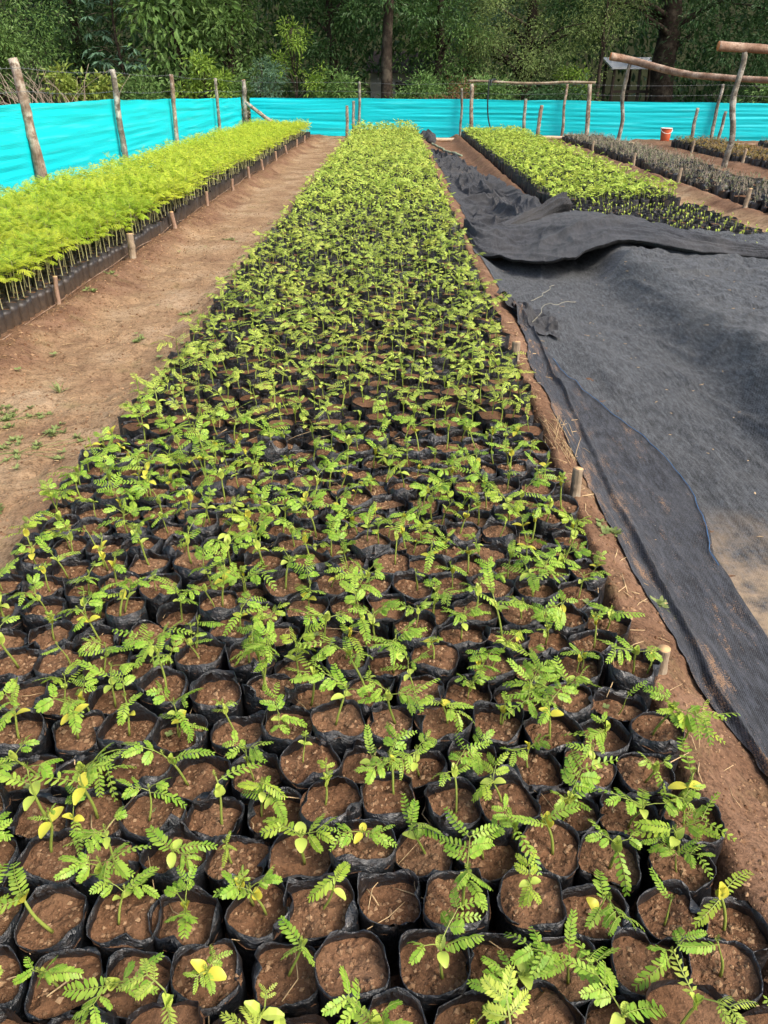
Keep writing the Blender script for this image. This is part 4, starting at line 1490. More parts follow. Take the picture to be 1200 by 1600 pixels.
def pole(mb, a, b, r0, r1, rs, seg=12, n=22, bend=.02, capm=1, knots=2):
    a, b = np.asarray(a, float), np.asarray(b, float)
    t = np.linspace(0, 1, n)[:, None]
    P = a + (b - a) * t
    L = np.linalg.norm(b - a)
    o = rs.random(2) * 50
    P = P + np.stack([noise(t[:, 0] * 3, o[0]) * bend * L * np.sin(np.pi * t[:, 0]) ** .5, noise(t[:, 0] * 3, o[1]) * bend * L * np.sin(np.pi * t[:, 0]) ** .5, 0 * t[:, 0]], -1)
    th = np.linspace(0, 6.2832, seg, endpoint=False)[None]
    r = r0 + (r1 - r0) * t
    rr = r * (1 + .10 * noise(np.cos(th) * 1.3 + o[0], np.sin(th) * 1.3, t * 7, 3) + .05 * noise(np.cos(th) * 3, np.sin(th) * 3 + o[1], t * 25, 5))
    for k in range(knots):
        t0, a0 = rs.uniform(.1, .9), rs.uniform(0, 6.28)
        rr = rr * (1 + .35 * np.exp(-((t - t0) / .025) ** 2 - (np.angle(np.exp(1j * (th - a0))) / .6) ** 2))
    mb.tube(P, rr, seg, 0, True, capm)
    return mb


# left fence: line X = -4.66
def fence(name, A, B, tops, posts, label, back):
    A, B = np.array(A, float), np.array(B, float)
    L = np.linalg.norm(B - A)
    d = (B - A) / L
    nrm = np.array([d[1], -d[0]])
    t_ = ob(name, None, loc=(A[0], A[1], 0), label=label, cat='fence')
    off = np.array([A[0], A[1], 0])
    n, m = int(L / .045), 40
    u = np.linspace(0, L, n)
    v = np.linspace(0, 1, m)
    top = np.interp(u, tops[0], tops[1]) + .008 * noise(u * 1.3, 2, 0, 3)
    pu = np.array([p[0] for p in posts])
    near = np.min(np.abs(u[:, None] - pu[None]), 1)
    top = top - .018 * np.clip(near / 2, 0, 1) ** 1
    H = top[:, None] * v[None]
    loose = np.clip(near / .5, .25, 1)[:, None]
    o = loose * (.009 * fbm(u[:, None] * .4, H * 12, 0, 141, 3) + .010 * ridge(u[:, None] * .22, H * 15 + .4 * np.sin(u[:, None] * .7), 0, 143, 2) + .015 * np.sin(v[None] * 3.1) * noise(u * .5, 1, 0, 5)[:, None])
    X = A[0] + d[0] * u[:, None] - nrm[0] * (.10 - o)
    Y = A[1] + d[1] * u[:, None] - nrm[1] * (.10 - o)
    ob('sheet', MB().grid(np.stack([X, Y, H - .03], -1) - off, 0, np.stack([np.broadcast_to(u[:, None], H.shape), H], -1)), M['sheet'], t_)
    for p in posts:
        c = A + d * p[0]
        q = MB()
        pole(q, (c[0], c[1], -.25), (c[0] + p[3], c[1] + p[4], p[1]), p[2] * .88, p[2] * .72, rs, 14, 30, .02, 1, 4)
        q.v = [w - off for w in q.v]
        ob('post', q, [M['bark_grey'] if rs.random() < .6 else M['bark'], M['cut']], t_)
    for hts in back:
        uu = np.linspace(0, L, 160)
        sag = .035 * np.abs(np.sin(np.pi * np.interp(uu, np.sort(pu), np.arange(len(pu)))))
        hz_ = np.interp(uu, tops[0], hts) - sag
        w = np.stack([A[0] + d[0] * uu, A[1] + d[1] * uu, hz_], -1)
        q = MB().tube(w - off, .0025, 4)
        for k in np.arange(.1, L, .22):
            i = int(k / L * 159)
            c = w[i] - off
            q.tube(np.array([c + [.0, .0, -.02], c + [.004, .004, .02]]), .002, 3)
        ob('wire', q, M['wire'], t_)
    return t_


# u measured from the near end (Y = 1.5)
lt_u = [0, 8.9, 12.5, 16.4, 21, 25.25]
fence('sheet_fence', (-4.66, 1.5), (-4.66, 26.75), (lt_u, [1.22, 1.21, 1.2, 1.15, 1.08, 1.03]),
      [(2.1, 1.66, .075, .0, .0), (5.5, 1.64, .07, .02, 0), (9.5, 1.68, .08, -.10, .02), (13.0, 1.60, .062, .0, 0), (16.7, 1.55, .056, .02, 0), (21.1, 1.50, .052, .03, 0), (25.25, 1.47, .085, .03, 0)],
      'turquoise sheet fence with wires running along the left bed into the corner', [[1.59, 1.575, 1.57, 1.54, 1.49, 1.44], [1.33, 1.325, 1.29, 1.26, 1.22, 1.18]])
bA, bB = (-4.52, 26.78), (17.0, 21.45)
Lb = math.hypot(bB[0] - bA[0], bB[1] - bA[1])
fx = lambda x: (x - bA[0]) / (bB[0] - bA[0]) * Lb
bt_u = [0, fx(-2), fx(2), fx(6), fx(10), Lb]
bposts = [(fx(-1.06), 1.42, .05, .0, 0), (fx(4.75), 1.36, .05, .02, 0), (fx(8.66), 1.36, .055, .06, 0), (fx(12.6), 1.4, .055, 0, 0), (fx(16.4), 1.4, .055, 0, 0), (fx(1.9), 1.25, .045, 0, 0)]
fence('sheet_fence', bA, bB, (bt_u, [1.03, 1.03, 1.01, .98, .95, .93]), sorted(bposts),
      'turquoise sheet fence across the far end in front of the trees', [[1.40, 1.40, 1.38, 1.36, 1.34, 1.34], [1.17, 1.17, 1.15, 1.12, 1.1, 1.1]])
q = MB()
pole(q, (-4.55, 26.5, .86), (-3.75, 26.1, .35), .05, .06, rs)
ob('brace_pole', q, [M['bark'], M['cut']], label='diagonal brace pole leaning from the corner post of the fence', cat='pole')


def lone_post(x, y, h, r, lx_, label, mat='bark', name='post', group=None, cat='post', dz=0.2):
    q = MB()
    pole(q, (0, 0, -dz), (lx_, 0, h), r, r * .85, rs)
    return ob(name, q, [M[mat], M['cut']], loc=(x, y, float(gz(x, y, False))), label=label, cat=cat, group=group)


lone_post(-1.33, 23.3, .87, .045, .03, 'short dark post left of its pair at the far end of the path', 'bark')
lone_post(-1.22, 24.9, .90, .045, .02, 'short post behind its pair beside the middle bed\'s far end', 'bark_grey')
lone_post(3.60, 24.1, .95, .05, .0, 'short post under the crossbar, the one left of its pair', 'bark_grey')
lone_post(3.84, 23.2, .92, .055, .06, 'short post under the crossbar, right of its pair and nearer', 'bark')
lone_post(8.02, 23.2, .80, .05, .03, 'short post between the orange bucket and the fence post', 'bark_grey')
lone_post(8.62, 22.95, .80, .045, .1, 'thin short post just right of the fence post beyond the rusty bed', 'bark_grey')

fr = ob('hose_trellis', None, loc=(2.2, 24.6, 0), label='low frame of two poles with a thin pale crossbar and black hose over it', cat='frame')
o3 = np.array([2.2, 24.6, 0])
for a, b, r in (((2.19, 24.55, -.2), (2.13, 24.6, 1.36), .06), ((5.33, 23.85, -.2), (5.27, 23.9, 1.36), .065)):
    q = MB()
    pole(q, np.array(a) - o3, np.array(b) - o3, r, r * .85, rs)
    ob('post', q, [M['bark'], M['cut']], fr)
q = MB()
cb = catmull([(2.02, 24.62, 1.44), (2.6, 24.45, 1.43), (3.4, 24.3, 1.39), (4.1, 24.15, 1.385), (4.6, 24.05, 1.41), (5.42, 23.9, 1.40)], 40)
q.tube(cb - o3, .032 * (1 + .15 * noise(np.linspace(0, 9, 40)[:, None], np.linspace(0, 5, 10)[None])), 10, 0, True, 1)
ob('crossbar', q, [M['peeled'], M['cut']], fr)
q = MB()
hp = catmull([(2.62, 24.25, 1.32), (2.66, 24.3, 1.46), (2.78, 24.45, 1.47), (2.72, 24.5, 1.40), (2.60, 24.36, 1.46), (2.58, 24.3, 1.40), (2.57, 24.28, 1.0), (2.6, 24.28, .6), (2.68, 24.26, .3), (2.8, 24.2, .12), (2.9, 24.1, .1)], 80)
q.tube(hp, .02, 8)
ob('hose', q, M['hose'], label='black hose looped over the crossbar and hanging down to the bed', cat='hose')

fr = ob('log_trellis', None, loc=(6.2, 20, 0), label='tall rustic frame of two leaning poles carrying two thick logs', cat='frame')
o3 = np.array([6.2, 20, 0])
for a, b, r in (((5.93, 22.9, -.25), (6.02, 22.9, 1.84), .062), ((6.45, 16.5, -.25), (6.40, 16.5, 1.90), .068)):
    q = MB()
    m_ = (np.array(a) + np.array(b)) / 2
    pole(q, np.array(a) - o3, np.array(b) - o3, r * .85, r * .72, rs, 14, 30, .03, 1, 5)
    ob('post', q, [M['bark_grey'], M['cut']], fr)
q = MB()
bm_ = catmull([(5.50, 22.93, 1.99), (6.02, 22.9, 1.905), (6.68, 22.0, 1.68), (7.0, 21.5, 1.585), (7.38, 21, 1.53), (8.41, 20, 1.45), (9.37, 19, 1.41), (11, 17.5, 1.38)], 60)
q.tube(bm_ - o3, np.linspace(.092, .055, 60)[:, None] * (1 + .07 * noise(np.linspace(0, 14, 60)[:, None], np.linspace(0, 5, 12)[None])), 12, 0, True, 1)
ob('beam', q, [M['log'], M['cut_orange']], fr)
q = MB()
bm_ = catmull([(5.90, 16.5, 1.995), (6.40, 16.5, 1.965), (7.4, 16.45, 1.90), (9.0, 16.4, 1.80)], 40)
q.tube(bm_ - o3, np.linspace(.082, .07, 40)[:, None] * (1 + .06 * noise(np.linspace(0, 14, 40)[:, None], np.linspace(0, 5, 12)[None])), 12, 0, True, 1)
ob('beam', q, [M['log'], M['cut_orange']], fr)
for c in ((9.0, 16.4, 1.74), (11, 17.5, 1.33)):
    q = MB()
    pole(q, np.array([c[0], c[1], -.2]) - o3, np.array(c) - o3, .06, .055, rs)
    ob('post', q, [M['bark'], M['cut']], fr)

# stakes along the left bed
LS = [(-2.44, 5.58, .20, .018, 'slim stake leaning at the left bed edge, nearest the camera'), (-2.36, 7.15, .215, .034, 'thick pale sawn stake at the left bed edge, second from the camera'),
      (-2.38, 8.75, .17, .026, 'stake at the left bed edge just beyond the thick pale one')]
for k, (y, w) in enumerate(((10.4, 'third'), (12.1, 'fourth'), (13.6, 'fifth'), (15.1, 'sixth'), (16.8, 'seventh'), (18.6, 'eighth'), (20.4, 'ninth'), (22.2, 'tenth'))):
    LS.append((-2.38, y, .17, .024, 'small stake at the left bed edge, %s counting past the thick pale stake' % ORD[k + 2]))
for x, y, h, r, lab in LS:
    lone_post(x, y, h, r, rs.normal(0, .02) if r < .03 else 0, lab, 'peeled' if r > .03 else 'log', 'stake', 'stakes along the left bed', 'stake', .08)
for x, y, h, r, lab in ((.66, 4.06, .11, .026, 'stake at the right edge of the middle bed beside the crumpled net, farthest of three'),
                        (.668, 2.5, .11, .021, 'pale sawn stake at the right edge of the middle bed, middle of three'),
                        (.70, 1.56, .075, .019, 'short orange-brown stake at the right edge of the middle bed, nearest of three')):
    lone_post(x, y, h, r, .0, lab, 'peeled', 'stake', 'stakes along the middle bed', 'stake', .08)
for x, y, lab in ((4.42, 10.4, 'pale stake by the grey sapling bed, nearest of its row'), (4.40, 13.0, 'pale stake by the grey sapling bed, second of its row'), (4.40, 15.6, 'pale stake by the grey sapling bed, third of its row'), (4.4, 19, 'pale stake by the grey sapling bed, farthest of its row'),
                  (6.82, 13.4, 'pale stake by the rusty sapling bed, nearest of its row'), (6.82, 16.6, 'pale stake by the rusty sapling bed, middle of its row'), (6.8, 19.5, 'pale stake by the rusty sapling bed, farthest of its row')):
    lone_post(x, y, .22, .03, .02, lab, 'peeled', 'stake', 'stakes along the right beds', 'stake', .08)
p = np.stack([np.full(120, -2.445) + .012 * noise(np.linspace(0, 40, 120), 1), np.linspace(3.4, 24, 120), .045 + .02 * noise(np.linspace(0, 30, 120), 4)], -1)
ob('edge_string', MB().tube(p, .0028, 5), M['log'], label='thin pale cane line holding the foot of the left bed bags', cat='string')

# planks and poles on the ground at the far ends of the beds
for (x, y, L, a, lab, r) in ((1.35, 24.0, 1.25, -.05, 'pale round timber lying across the path by the bundled net', .055), (4.4, 23.4, .9, -.2, 'short pale plank by the far corner of the light green bed', .05),
                             (6.0, 22.4, .55, -.1, 'pale board at the foot of the frame\'s far post', .05), (7.6, 20.6, .5, -.3, 'short pale offcut lying between the two right beds', .04),
                             (8.9, 22.4, 1.0, -.5, 'pale stick lying on the ground near the thin short post', .03)):
    q = MB()
    c, s = math.cos(a) * L / 2, math.sin(a) * L / 2
    pole(q, (-c, -s, 0), (c, s, 0), r, r * .9, rs, 8, 8, .01)
    ob('timber', q, [M['plank'], M['cut']], loc=(x, y, float(gz(x, y, False)) + r), label=lab, cat='timber')
q = MB().box((-.35, -.12, 0), (.35, .12, .1))
q.box((-.33, -.10, .103), (.30, .09, .15))
ob('timber', q, M['log'], loc=(5.0, 23.6, 0), label='dark weathered block of boards against the fence behind the grey bed', cat='timber', smooth=False)

# orange bucket
bk = ob('bucket', None, loc=(7.36, 23.35, float(gz(7.36, 23.35))), label='orange plastic bucket with white rim standing against the turquoise sheet', cat='bucket')
th = np.linspace(0, 6.2832, 28, endpoint=False)
rings = []
for z, r in ((0, .115), (.005, .12), (.15, .132), (.30, .145), (.315, .147), (.315, .139), (.03, .112)):
    rings.append(np.stack([r * np.cos(th), r * np.sin(th), np.full(28, z)], -1))
V = np.array(rings)
k = len(rings)
i, j = np.meshgrid(np.arange(k - 1), np.arange(28), indexing='ij')
j2 = (j + 1) % 28
q = MB().add(V.reshape(-1, 3), np.stack([i * 28 + j, i * 28 + j2, (i + 1) * 28 + j2, (i + 1) * 28 + j], -1).reshape(-1, 4))
q.f.append((np.arange((k - 1) * 28, k * 28)[None], 0))
ob('body', q, M['orange'], bk)
q = MB().tube(np.stack([.15 * np.cos(np.append(th, 0)), .15 * np.sin(np.append(th, 0)), np.full(29, .315)], -1), .011, 6, cap=False)
ob('rim', q, M['white_pl'], bk)
a = np.linspace(0, math.pi, 20)
ob('handle', MB().tube(np.stack([-.152 * np.cos(a), -.10 * np.sin(a) - .03, .29 - .10 * np.sin(a)], -1), .008, 6), M['white_pl'], bk)

# weeds on the left path
WD = [(-1.82, 3.94, .09, 'grass tuft on the left path beside the middle bed'), (-1.72, 3.18, .10, 'broad low weed mat at the photo\'s left edge, lower of two'), (-1.93, 3.55, .11, 'broad low weed mat at the photo\'s left edge, upper of two'),
      (-1.62, 3.35, .07, 'low weed beside the lower weed mat'), (-1.83, 2.95, .06, 'small weed at the left edge below the weed mats'), (-1.68, 4.9, .06, 'small lone weed in the middle of the left path'), (-1.38, 6.6, .09, 'low green weed near the middle bed where the path narrows'),
      (-1.5, 5.6, .07, 'sparse weed on the path left of the middle bed\'s crowded part'), (-1.45, 7.6, .09, 'wide patch of thin weed farther along the path'), (-1.75, 8.6, .06, 'farthest weed patch on the left path'), (-2.33, 6.4, .08, 'leafy weed on the soil heap by the thick pale stake'),
      (-2.35, 5.9, .06, 'leafy weed at the foot of the left bed bags'), (.84, 1.95, .035, 'little weed on the soil bank right of the middle bed'), (.75, 2.32, .04, 'little weed beside the pale sawn stake'), (-1.55, 2.62, .05, 'small weed at the lower left path edge')]
for x, y, s, lab in WD:
    q = MB()
    mat_like = s >= .1
    grass = 'grass' in lab
    for c in range(26 if mat_like else (2 if grass else 6)):
        cx, cy = rs.normal(0, s * (1.1 if mat_like else .5), 2) if c else (0, 0)
        dz = float(gz(x + cx, y + cy) - gz(x, y))
        q.tube(catmull([(0, 0, .001), (cx * .5 + .003, cy * .5, dz * .5 + .006), (cx, cy, dz + .004)], 5), .0012, 4)
        n = rs.integers(7, 13)
        a = rs.uniform(0, 6.28, n)
        e = rs.uniform(.1, 1.2 if grass else .7, n)
        d = np.stack([np.cos(a) * np.cos(e), np.sin(a) * np.cos(e), np.sin(e)], -1)
        nr = np.array([0, 0, 1.0]) - d * d[:, 2:]
        nr /= np.linalg.norm(nr, axis=1)[:, None]
        B = np.tile([cx, cy, dz + .004], (n, 1)) + d * .002
        V, F = leaflet_polys(B, d, nr, (s * .8 if grass else .026) * rs.uniform(.5, 1.2, n), np.full(n, .007 if grass else .010), 0)
        q.add(V, F)
    ob('weed', q, M['weed'], loc=(x, y, float(gz(x, y))), label=lab, cat='weed', group='weeds on bare ground')

for k in range(22):
    x, y = rs.uniform(-2.2, -1.2), 2.7 + 7 * rs.random() ** 1.3
    o = ob('weed_sprig', twm, loc=(x, y, float(gz(x, y)) + .001), rz=rs.uniform(0, 6), label='tiny four-leaved weed sprig on bare dirt of the left path', cat='weed', group='tiny sprigs on the left path')
    o.scale = (rs.uniform(1, 2.6),) * 3

# ------------------------------------------------------------------ trees


def leaves(mb, P, D, L, W, rs, m=0, fold=.25):
    """pointed leaves of two faces each at P, pointing along D"""
    k = len(P)
    D = D / (np.linalg.norm(D, axis=1)[:, None] + 1e-9)
    ref = np.array([0, 0, 1.0]) + rs.normal(0, .45, (k, 3))
    N = ref - D * np.sum(ref * D, 1)[:, None]
    N /= np.linalg.norm(N, axis=1)[:, None] + 1e-9
    S = np.cross(N, D)
    L, W = L[:, None], W[:, None]
    a = P
    b = P + D * L * .45 + S * W * .5 + N * W * fold
    c = P + D * L - N * L * .12
    d = P + D * L * .45 - S * W * .5 + N * W * fold
    V = np.stack([a, b, c, d], 1).reshape(-1, 3)
    i = (np.arange(k) * 4)[:, None]
    mb.add(V, np.vstack([i + [0, 1, 2], i + [0, 2, 3]]), m)


def crown(mb, blobs, nclus, per, L, W, rs, spread=.22, down=.5, hollow=.45):
    cents = []
    vol = np.array([b[3] * b[4] * b[5] for b in blobs]) ** .7
    pk = rs.choice(len(blobs), nclus, p=vol / vol.sum())
    lobes = []
    for cx, cy, cz, rx, ry, rz in blobs:
        k = max(5, int(9 * (rx * rz) ** .6))
        d = rs.normal(0, 1, (k, 3))
        d /= np.linalg.norm(d, axis=1)[:, None]
        lobes.append(np.array([cx, cy, cz]) + d * rs.uniform(.55, .95, (k, 1)) * np.array([rx, ry, rz]))
    for q in pk:
        cx, cy, cz, rx, ry, rz = blobs[q]
        lb = lobes[q][rs.integers(len(lobes[q]))]
        c = lb + rs.normal(0, 1, 3) * np.array([.24, .2, .15]) * (rx * rz) ** .5
        d = (c - np.array([cx, cy, cz])) / np.array([rx, ry, rz])
        d /= np.linalg.norm(d) + 1e-6
        cents.append(c)
        n = max(3, int(per * rs.uniform(.5, 1.4)))
        P = c + rs.normal(0, 1, (n, 3)) * spread * np.array([1, 1, .7])
        D = (P - c) * 2 / max(spread, .05) + d * .6 + np.array([0, 0, -down]) + rs.normal(0, .5, (n, 3))
        leaves(mb, P, D, L * rs.uniform(.65, 1.25, n), W * rs.uniform(.7, 1.2, n), rs)
    return np.array(cents)


def tree(name, label, cat, x, y, h, r, blobs, nclus, per, L, W, mat, spread=.22, down=.5, limbs=8, lean=0, group='trees beyond the fence', trunk_top=None, hollow=.45):
    t = ob(name, None, loc=(x, y, -.05), label=label, cat=cat, group=group)
    c = MB()
    big = cat == 'tree' and L < .3
    cents = crown(c, blobs, int(nclus * (.55 if big else 1)), int(per * (1.7 if big else 1.2)), L * (.78 if big else .9), W * (.8 if big else .9), rs, spread * (.72 if big else .85), down, hollow)
    ob('crown', c, mat, t, smooth=False)
    q = MB()
    tt_ = trunk_top or h * .8
    P = np.array([[lean * k / 9 + .05 * rs.normal() * (k > 0), .05 * rs.normal() * (k > 0), tt_ * k / 9] for k in range(10)])
    q.tube(P, np.linspace(r * 1.15, r * .4, 10)[:, None] * (1 + .12 * noise(np.linspace(0, 9, 10)[:, None], np.linspace(0, 5, 10)[None], x)), 10)
    for k in range(limbs):
        e = cents[rs.integers(len(cents))]
        zb = np.clip(e[2] - rs.uniform(.3, 1.2), .15 * tt_, tt_ * .97)
        b = np.array([np.interp(zb, P[:, 2], P[:, i]) for i in range(3)])
        mid = (b + e) / 2 + rs.normal(0, .1, 3) + [0, 0, .15]
        q.tube(catmull([b, mid, e], 8), np.linspace(r * .32 + .006, .006, 8), 5)
    ob('trunk', q, M['trunk'], t)
    return t


# tall canopy trees
tree('forest_tree', 'tall tree with a straight dark trunk behind the middle bed', 'tree', -.25, 29.0, 10.5, .19, [(0, 0, 7.6, 3, 2.6, 2.4), (-1.2, .3, 4.0, 1.6, 1.2, 1.0), (1.2, .6, 3.6, 1.1, 1.0, .9)], 330, 26, .24, .095, M['f_dark'], .34, .6, 10, trunk_top=9)
tree('forest_tree', 'massive dark-trunked tree behind the white roof and leaning logs', 'tree', 9.75, 32.4, 11, .42, [(0.3, -2.2, 3.7, 1.0, .5, .6), (0, 0, 7.8, 4.2, 3, 2.4), (-2.3, -1.6, 4.2, 1.9, 1.2, 1.4), (2.0, -1.8, 3.0, 2.0, 1.3, 1.9), (-.3, -2.0, 4.8, 1.5, 1, .8), (3.6, -1.0, 2.2, 1.2, 1, 1.4), (-3.4, -1.2, 3.5, 1.2, .9, .8)], 620, 30, .20, .06, M['f_dark'], .33, .9, 16, trunk_top=9)
tree('forest_tree', 'olive-green fine-leaved tree with arching branches behind the crossbar frame', 'tree', 4.6, 31.5, 8.5, .22, [(-1.0, -.6, 3.1, 2.0, 1.3, 1.3), (.9, -1.0, 3.3, 1.7, 1.2, 1.2), (-.4, -1.3, 1.9, 1.5, 1.0, .8), (1.2, -.8, 2.1, 1.1, .8, .7), (0, 0, 5.6, 3.0, 2.2, 1.9)], 620, 38, .12, .045, M['f_olive'], .28, .3, 22, trunk_top=6.5)
tree('forest_tree', 'olive tree with long bare arching twigs left of the massive trunk', 'tree', 6.9, 30.2, 7.5, .07, [(0, 0, 3.6, 1.7, 1.2, 1.1), (-1.0, -.3, 2.7, 1.0, .8, .8), (.3, 0, 5.5, 2.0, 1.5, 1.5)], 300, 26, .13, .04, M['f_olive'], .3, .3, 24, trunk_top=5.5)
tree('forest_tree', 'dark glossy tree just left of the straight dark trunk', 'tree', -2.2, 30.5, 9, .17, [(0, 0, 2.6, 1.5, 1.0, 1.5), (.2, .2, 5.6, 2.3, 2, 2), (-.6, -.3, 1.6, 1.0, .8, .9)], 470, 26, .22, .075, M['f_dark'], .3, .9, 9)
tree('forest_tree', 'dark bushy tree just right of the straight dark trunk', 'tree', 1.5, 30.8, 9, .16, [(0, 0, 2.6, 1.4, 1.0, 1.5), (0, .2, 5.6, 2.3, 2, 2), (.2, -.4, 1.5, 1.2, .8, .8)], 460, 26, .19, .07, M['f_mid'], .3, .6, 9)
tree('forest_tree', 'deep green tree behind the corner of the fence', 'tree', -5.6, 30.6, 9.5, .18, [(0, 0, 2.9, 1.8, 1.1, 1.6), (0, .3, 6.0, 2.6, 2, 2.1), (.8, -.4, 1.7, 1.2, .8, .9)], 520, 27, .24, .09, M['f_mid'], .32, .9, 10)
tree('forest_tree', 'dark large-leaved tree hanging over between the first fence posts', 'tree', -7.3, 29.6, 8.5, .16, [(0, -.2, 3.9, 1.5, 1.0, 1.2), (-.3, 0, 2.2, 1.3, .9, 1.1), (0, .4, 6.2, 2.4, 2, 1.8)], 230, 14, .36, .15, M['f_mid'], .36, 1.2, 8)
tree('forest_tree', 'dense mixed dark tree at the photo\'s top left corner', 'tree', -12.8, 28.5, 9, .18, [(0, 0, 3.3, 2.1, 1.2, 1.7), (.6, -.4, 1.7, 1.5, .8, .9), (0, .3, 6.2, 2.8, 2, 2.0)], 560, 28, .17, .065, M['f_mid'], .3, .5, 12)
tree('forest_tree', 'dark tree behind the dead branches at the left', 'tree', -10.9, 30.6, 9, .18, [(0, 0, 3.0, 1.9, 1.1, 1.7), (0, .3, 6.2, 2.5, 2, 2.0)], 440, 26, .20, .08, M['f_dark'], .32, .6, 9)
tree('forest_tree', 'dark feathery tree at the photo\'s right edge behind the upper log', 'tree', 13.3, 30.5, 9, .2, [(0, 0, 3.1, 2.2, 1.3, 1.8), (0, .3, 6.2, 2.8, 2, 2.0), (-1.2, -.6, 1.6, 1.2, .8, .8)], 600, 28, .18, .055, M['f_dark'], .32, .8, 12)
tree('forest_tree', 'grey-green tree standing back between the dark trunk and the olive tree', 'tree', 2.9, 33.5, 9.5, .2, [(0, 0, 3.4, 1.8, 1.1, 1.8), (0, .3, 6.6, 2.6, 2, 2.0)], 430, 26, .18, .06, M['f_blue'], .32, .6, 9)
tree('forest_tree', 'dark tree outside the left edge standing back from the fence', 'tree', -16.5, 27.5, 9, .2, [(0, 0, 3.2, 2.4, 1.3, 1.9), (0, .3, 6.2, 2.8, 2, 2.0)], 430, 26, .22, .09, M['f_dark'], .34, .6, 9)
tree('forest_tree', 'dark tree outside the right edge standing back from the fence', 'tree', 17.2, 30, 9, .2, [(0, 0, 3.2, 2.4, 1.3, 1.9), (0, .3, 6.2, 2.8, 2, 2.0)], 430, 26, .22, .09, M['f_dark'], .34, .6, 9)
# lighter saplings in front of them
tree('sapling', 'lime-green sapling standing in front of the dark trees right of the corner post', 'tree', -3.25, 28.6, 3.4, .035, [(-.35, 0, 1.9, .45, .35, .35), (.25, 0, 2.5, .45, .35, .3), (.5, 0, 1.5, .4, .35, .35), (-.1, 0, 2.9, .3, .3, .25)], 95, 15, .17, .06, M['f_lime'], .15, .3, 14, trunk_top=2.9)
tree('sapling', 'grey-green sapling with narrow leaves just left of the lime one', 'tree', -4.3, 28.2, 2.8, .03, [(0, 0, 1.7, .55, .4, .5), (.3, 0, 1.3, .4, .3, .3)], 90, 14, .19, .035, M['f_blue'], .16, .5, 12, trunk_top=2)
tree('sapling', 'mid-green sapling with broad leaves behind the fourth fence post', 'tree', -6.1, 28.2, 2.8, .03, [(0, 0, 1.7, .6, .4, .45), (.4, 0, 1.3, .4, .3, .3), (-.6, 0, 1.2, .35, .3, .3)], 90, 14, .23, .085, M['f_lime'], .17, .7, 10, trunk_top=2)
tree('sapling', 'yellow-green broad-leaved sapling behind the second fence post', 'tree', -9.55, 26.6, 2.3, .03, [(-.3, 0, 1.4, .55, .4, .35), (.45, 0, 1.25, .5, .35, .35), (0, 0, 1.0, .5, .35, .3)], 90, 13, .26, .12, M['f_yellow'], .17, .7, 10, trunk_top=1.5)
tree('sapling', 'young bright sapling at the left of the white roof', 'tree', 6.0, 30.2, 2.4, .03, [(0, 0, 1.5, .5, .35, .4), (.3, 0, 1.05, .45, .3, .3)], 70, 13, .17, .06, M['f_lime'], .15, .5, 8, trunk_top=1.8)
for x, y, m, lab in ((-12.4, 27.4, 'f_mid', 'pale yellow-green twigs hanging at the photo\'s upper left'), (-8.0, 27.6, 'f_mid', 'leafy bush between the second and third fence posts'), (-1.6, 28.4, 'f_mid', 'low bush behind the fence left of the straight dark trunk'),
                     (.7, 28.2, 'f_mid', 'low bush behind the fence right of the straight dark trunk'), (3.0, 28.6, 'f_mid', 'low green bush behind the crossbar frame'), (5.2, 27.8, 'f_dark', 'low dark bush behind the crossbar\'s right pole'),
                     (11.6, 28.2, 'f_mid', 'low bush behind the fence below the upper log'), (-5.2, 28.6, 'f_mid', 'bush behind the corner post'), (13.6, 27.4, 'f_dark', 'low dark bush at the right edge behind the fence'), (-14.6, 25.5, 'f_dark', 'low dark bush at the left edge behind the fence')):
    zz = 2.6 if 'hanging' in lab else .9
    tree('bush', lab, 'bush', x, y, 1.9 if zz < 2 else 4, .03, [(0, 0, zz, .95, .5, .65), (rs.normal(0, .5), 0, zz * .7, .6, .4, .4)], 130, 15, .17, .065, M[m], .19, .5, 8, group='bushes beyond the fence', trunk_top=1.4 if zz < 2 else 3)
# umbrella-leaved tree
t = ob('umbrella_leaf_tree', None, loc=(-9.0, 29.0, -.05), label='tree with whorls of long fingered leaves above the second fence post', cat='tree', group='trees beyond the fence')
q, c = MB(), MB()
q.tube(catmull([(0, 0, 0), (.05, 0, 1.6), (-.05, 0, 3), (.05, 0, 4.6)], 14), np.linspace(.06, .03, 14), 8)
for k in range(46):
    z = rs.uniform(1.9, 4.7)
    a = rs.uniform(0, 6.28)
    L = rs.uniform(.4, 1.05)
    e = np.array([L * math.cos(a), L * math.sin(a) * .8, z + rs.uniform(-.1, .3)])
    q.tube(catmull([(0, 0, z - .25), e * [.5, .5, 1] + [0, 0, .06], e], 6), .009, 4)
    n = rs.integers(7, 10)
    b = np.linspace(0, 6.28, n, endpoint=False) + rs.uniform(0, 1)
    tl = rs.normal(0, .35, 2)
    D = np.stack([np.cos(b), np.sin(b), -.45 + tl[0] * np.cos(b) + tl[1] * np.sin(b)], -1)
    leaves(c, np.tile(e, (n, 1)) + D * .03, D, rs.uniform(.26, .38, n), rs.uniform(.085, .11, n), rs, 0, .12)
ob('crown', c, M['f_blue'], t, smooth=False)
ob('trunk', q, M['trunk'], t)
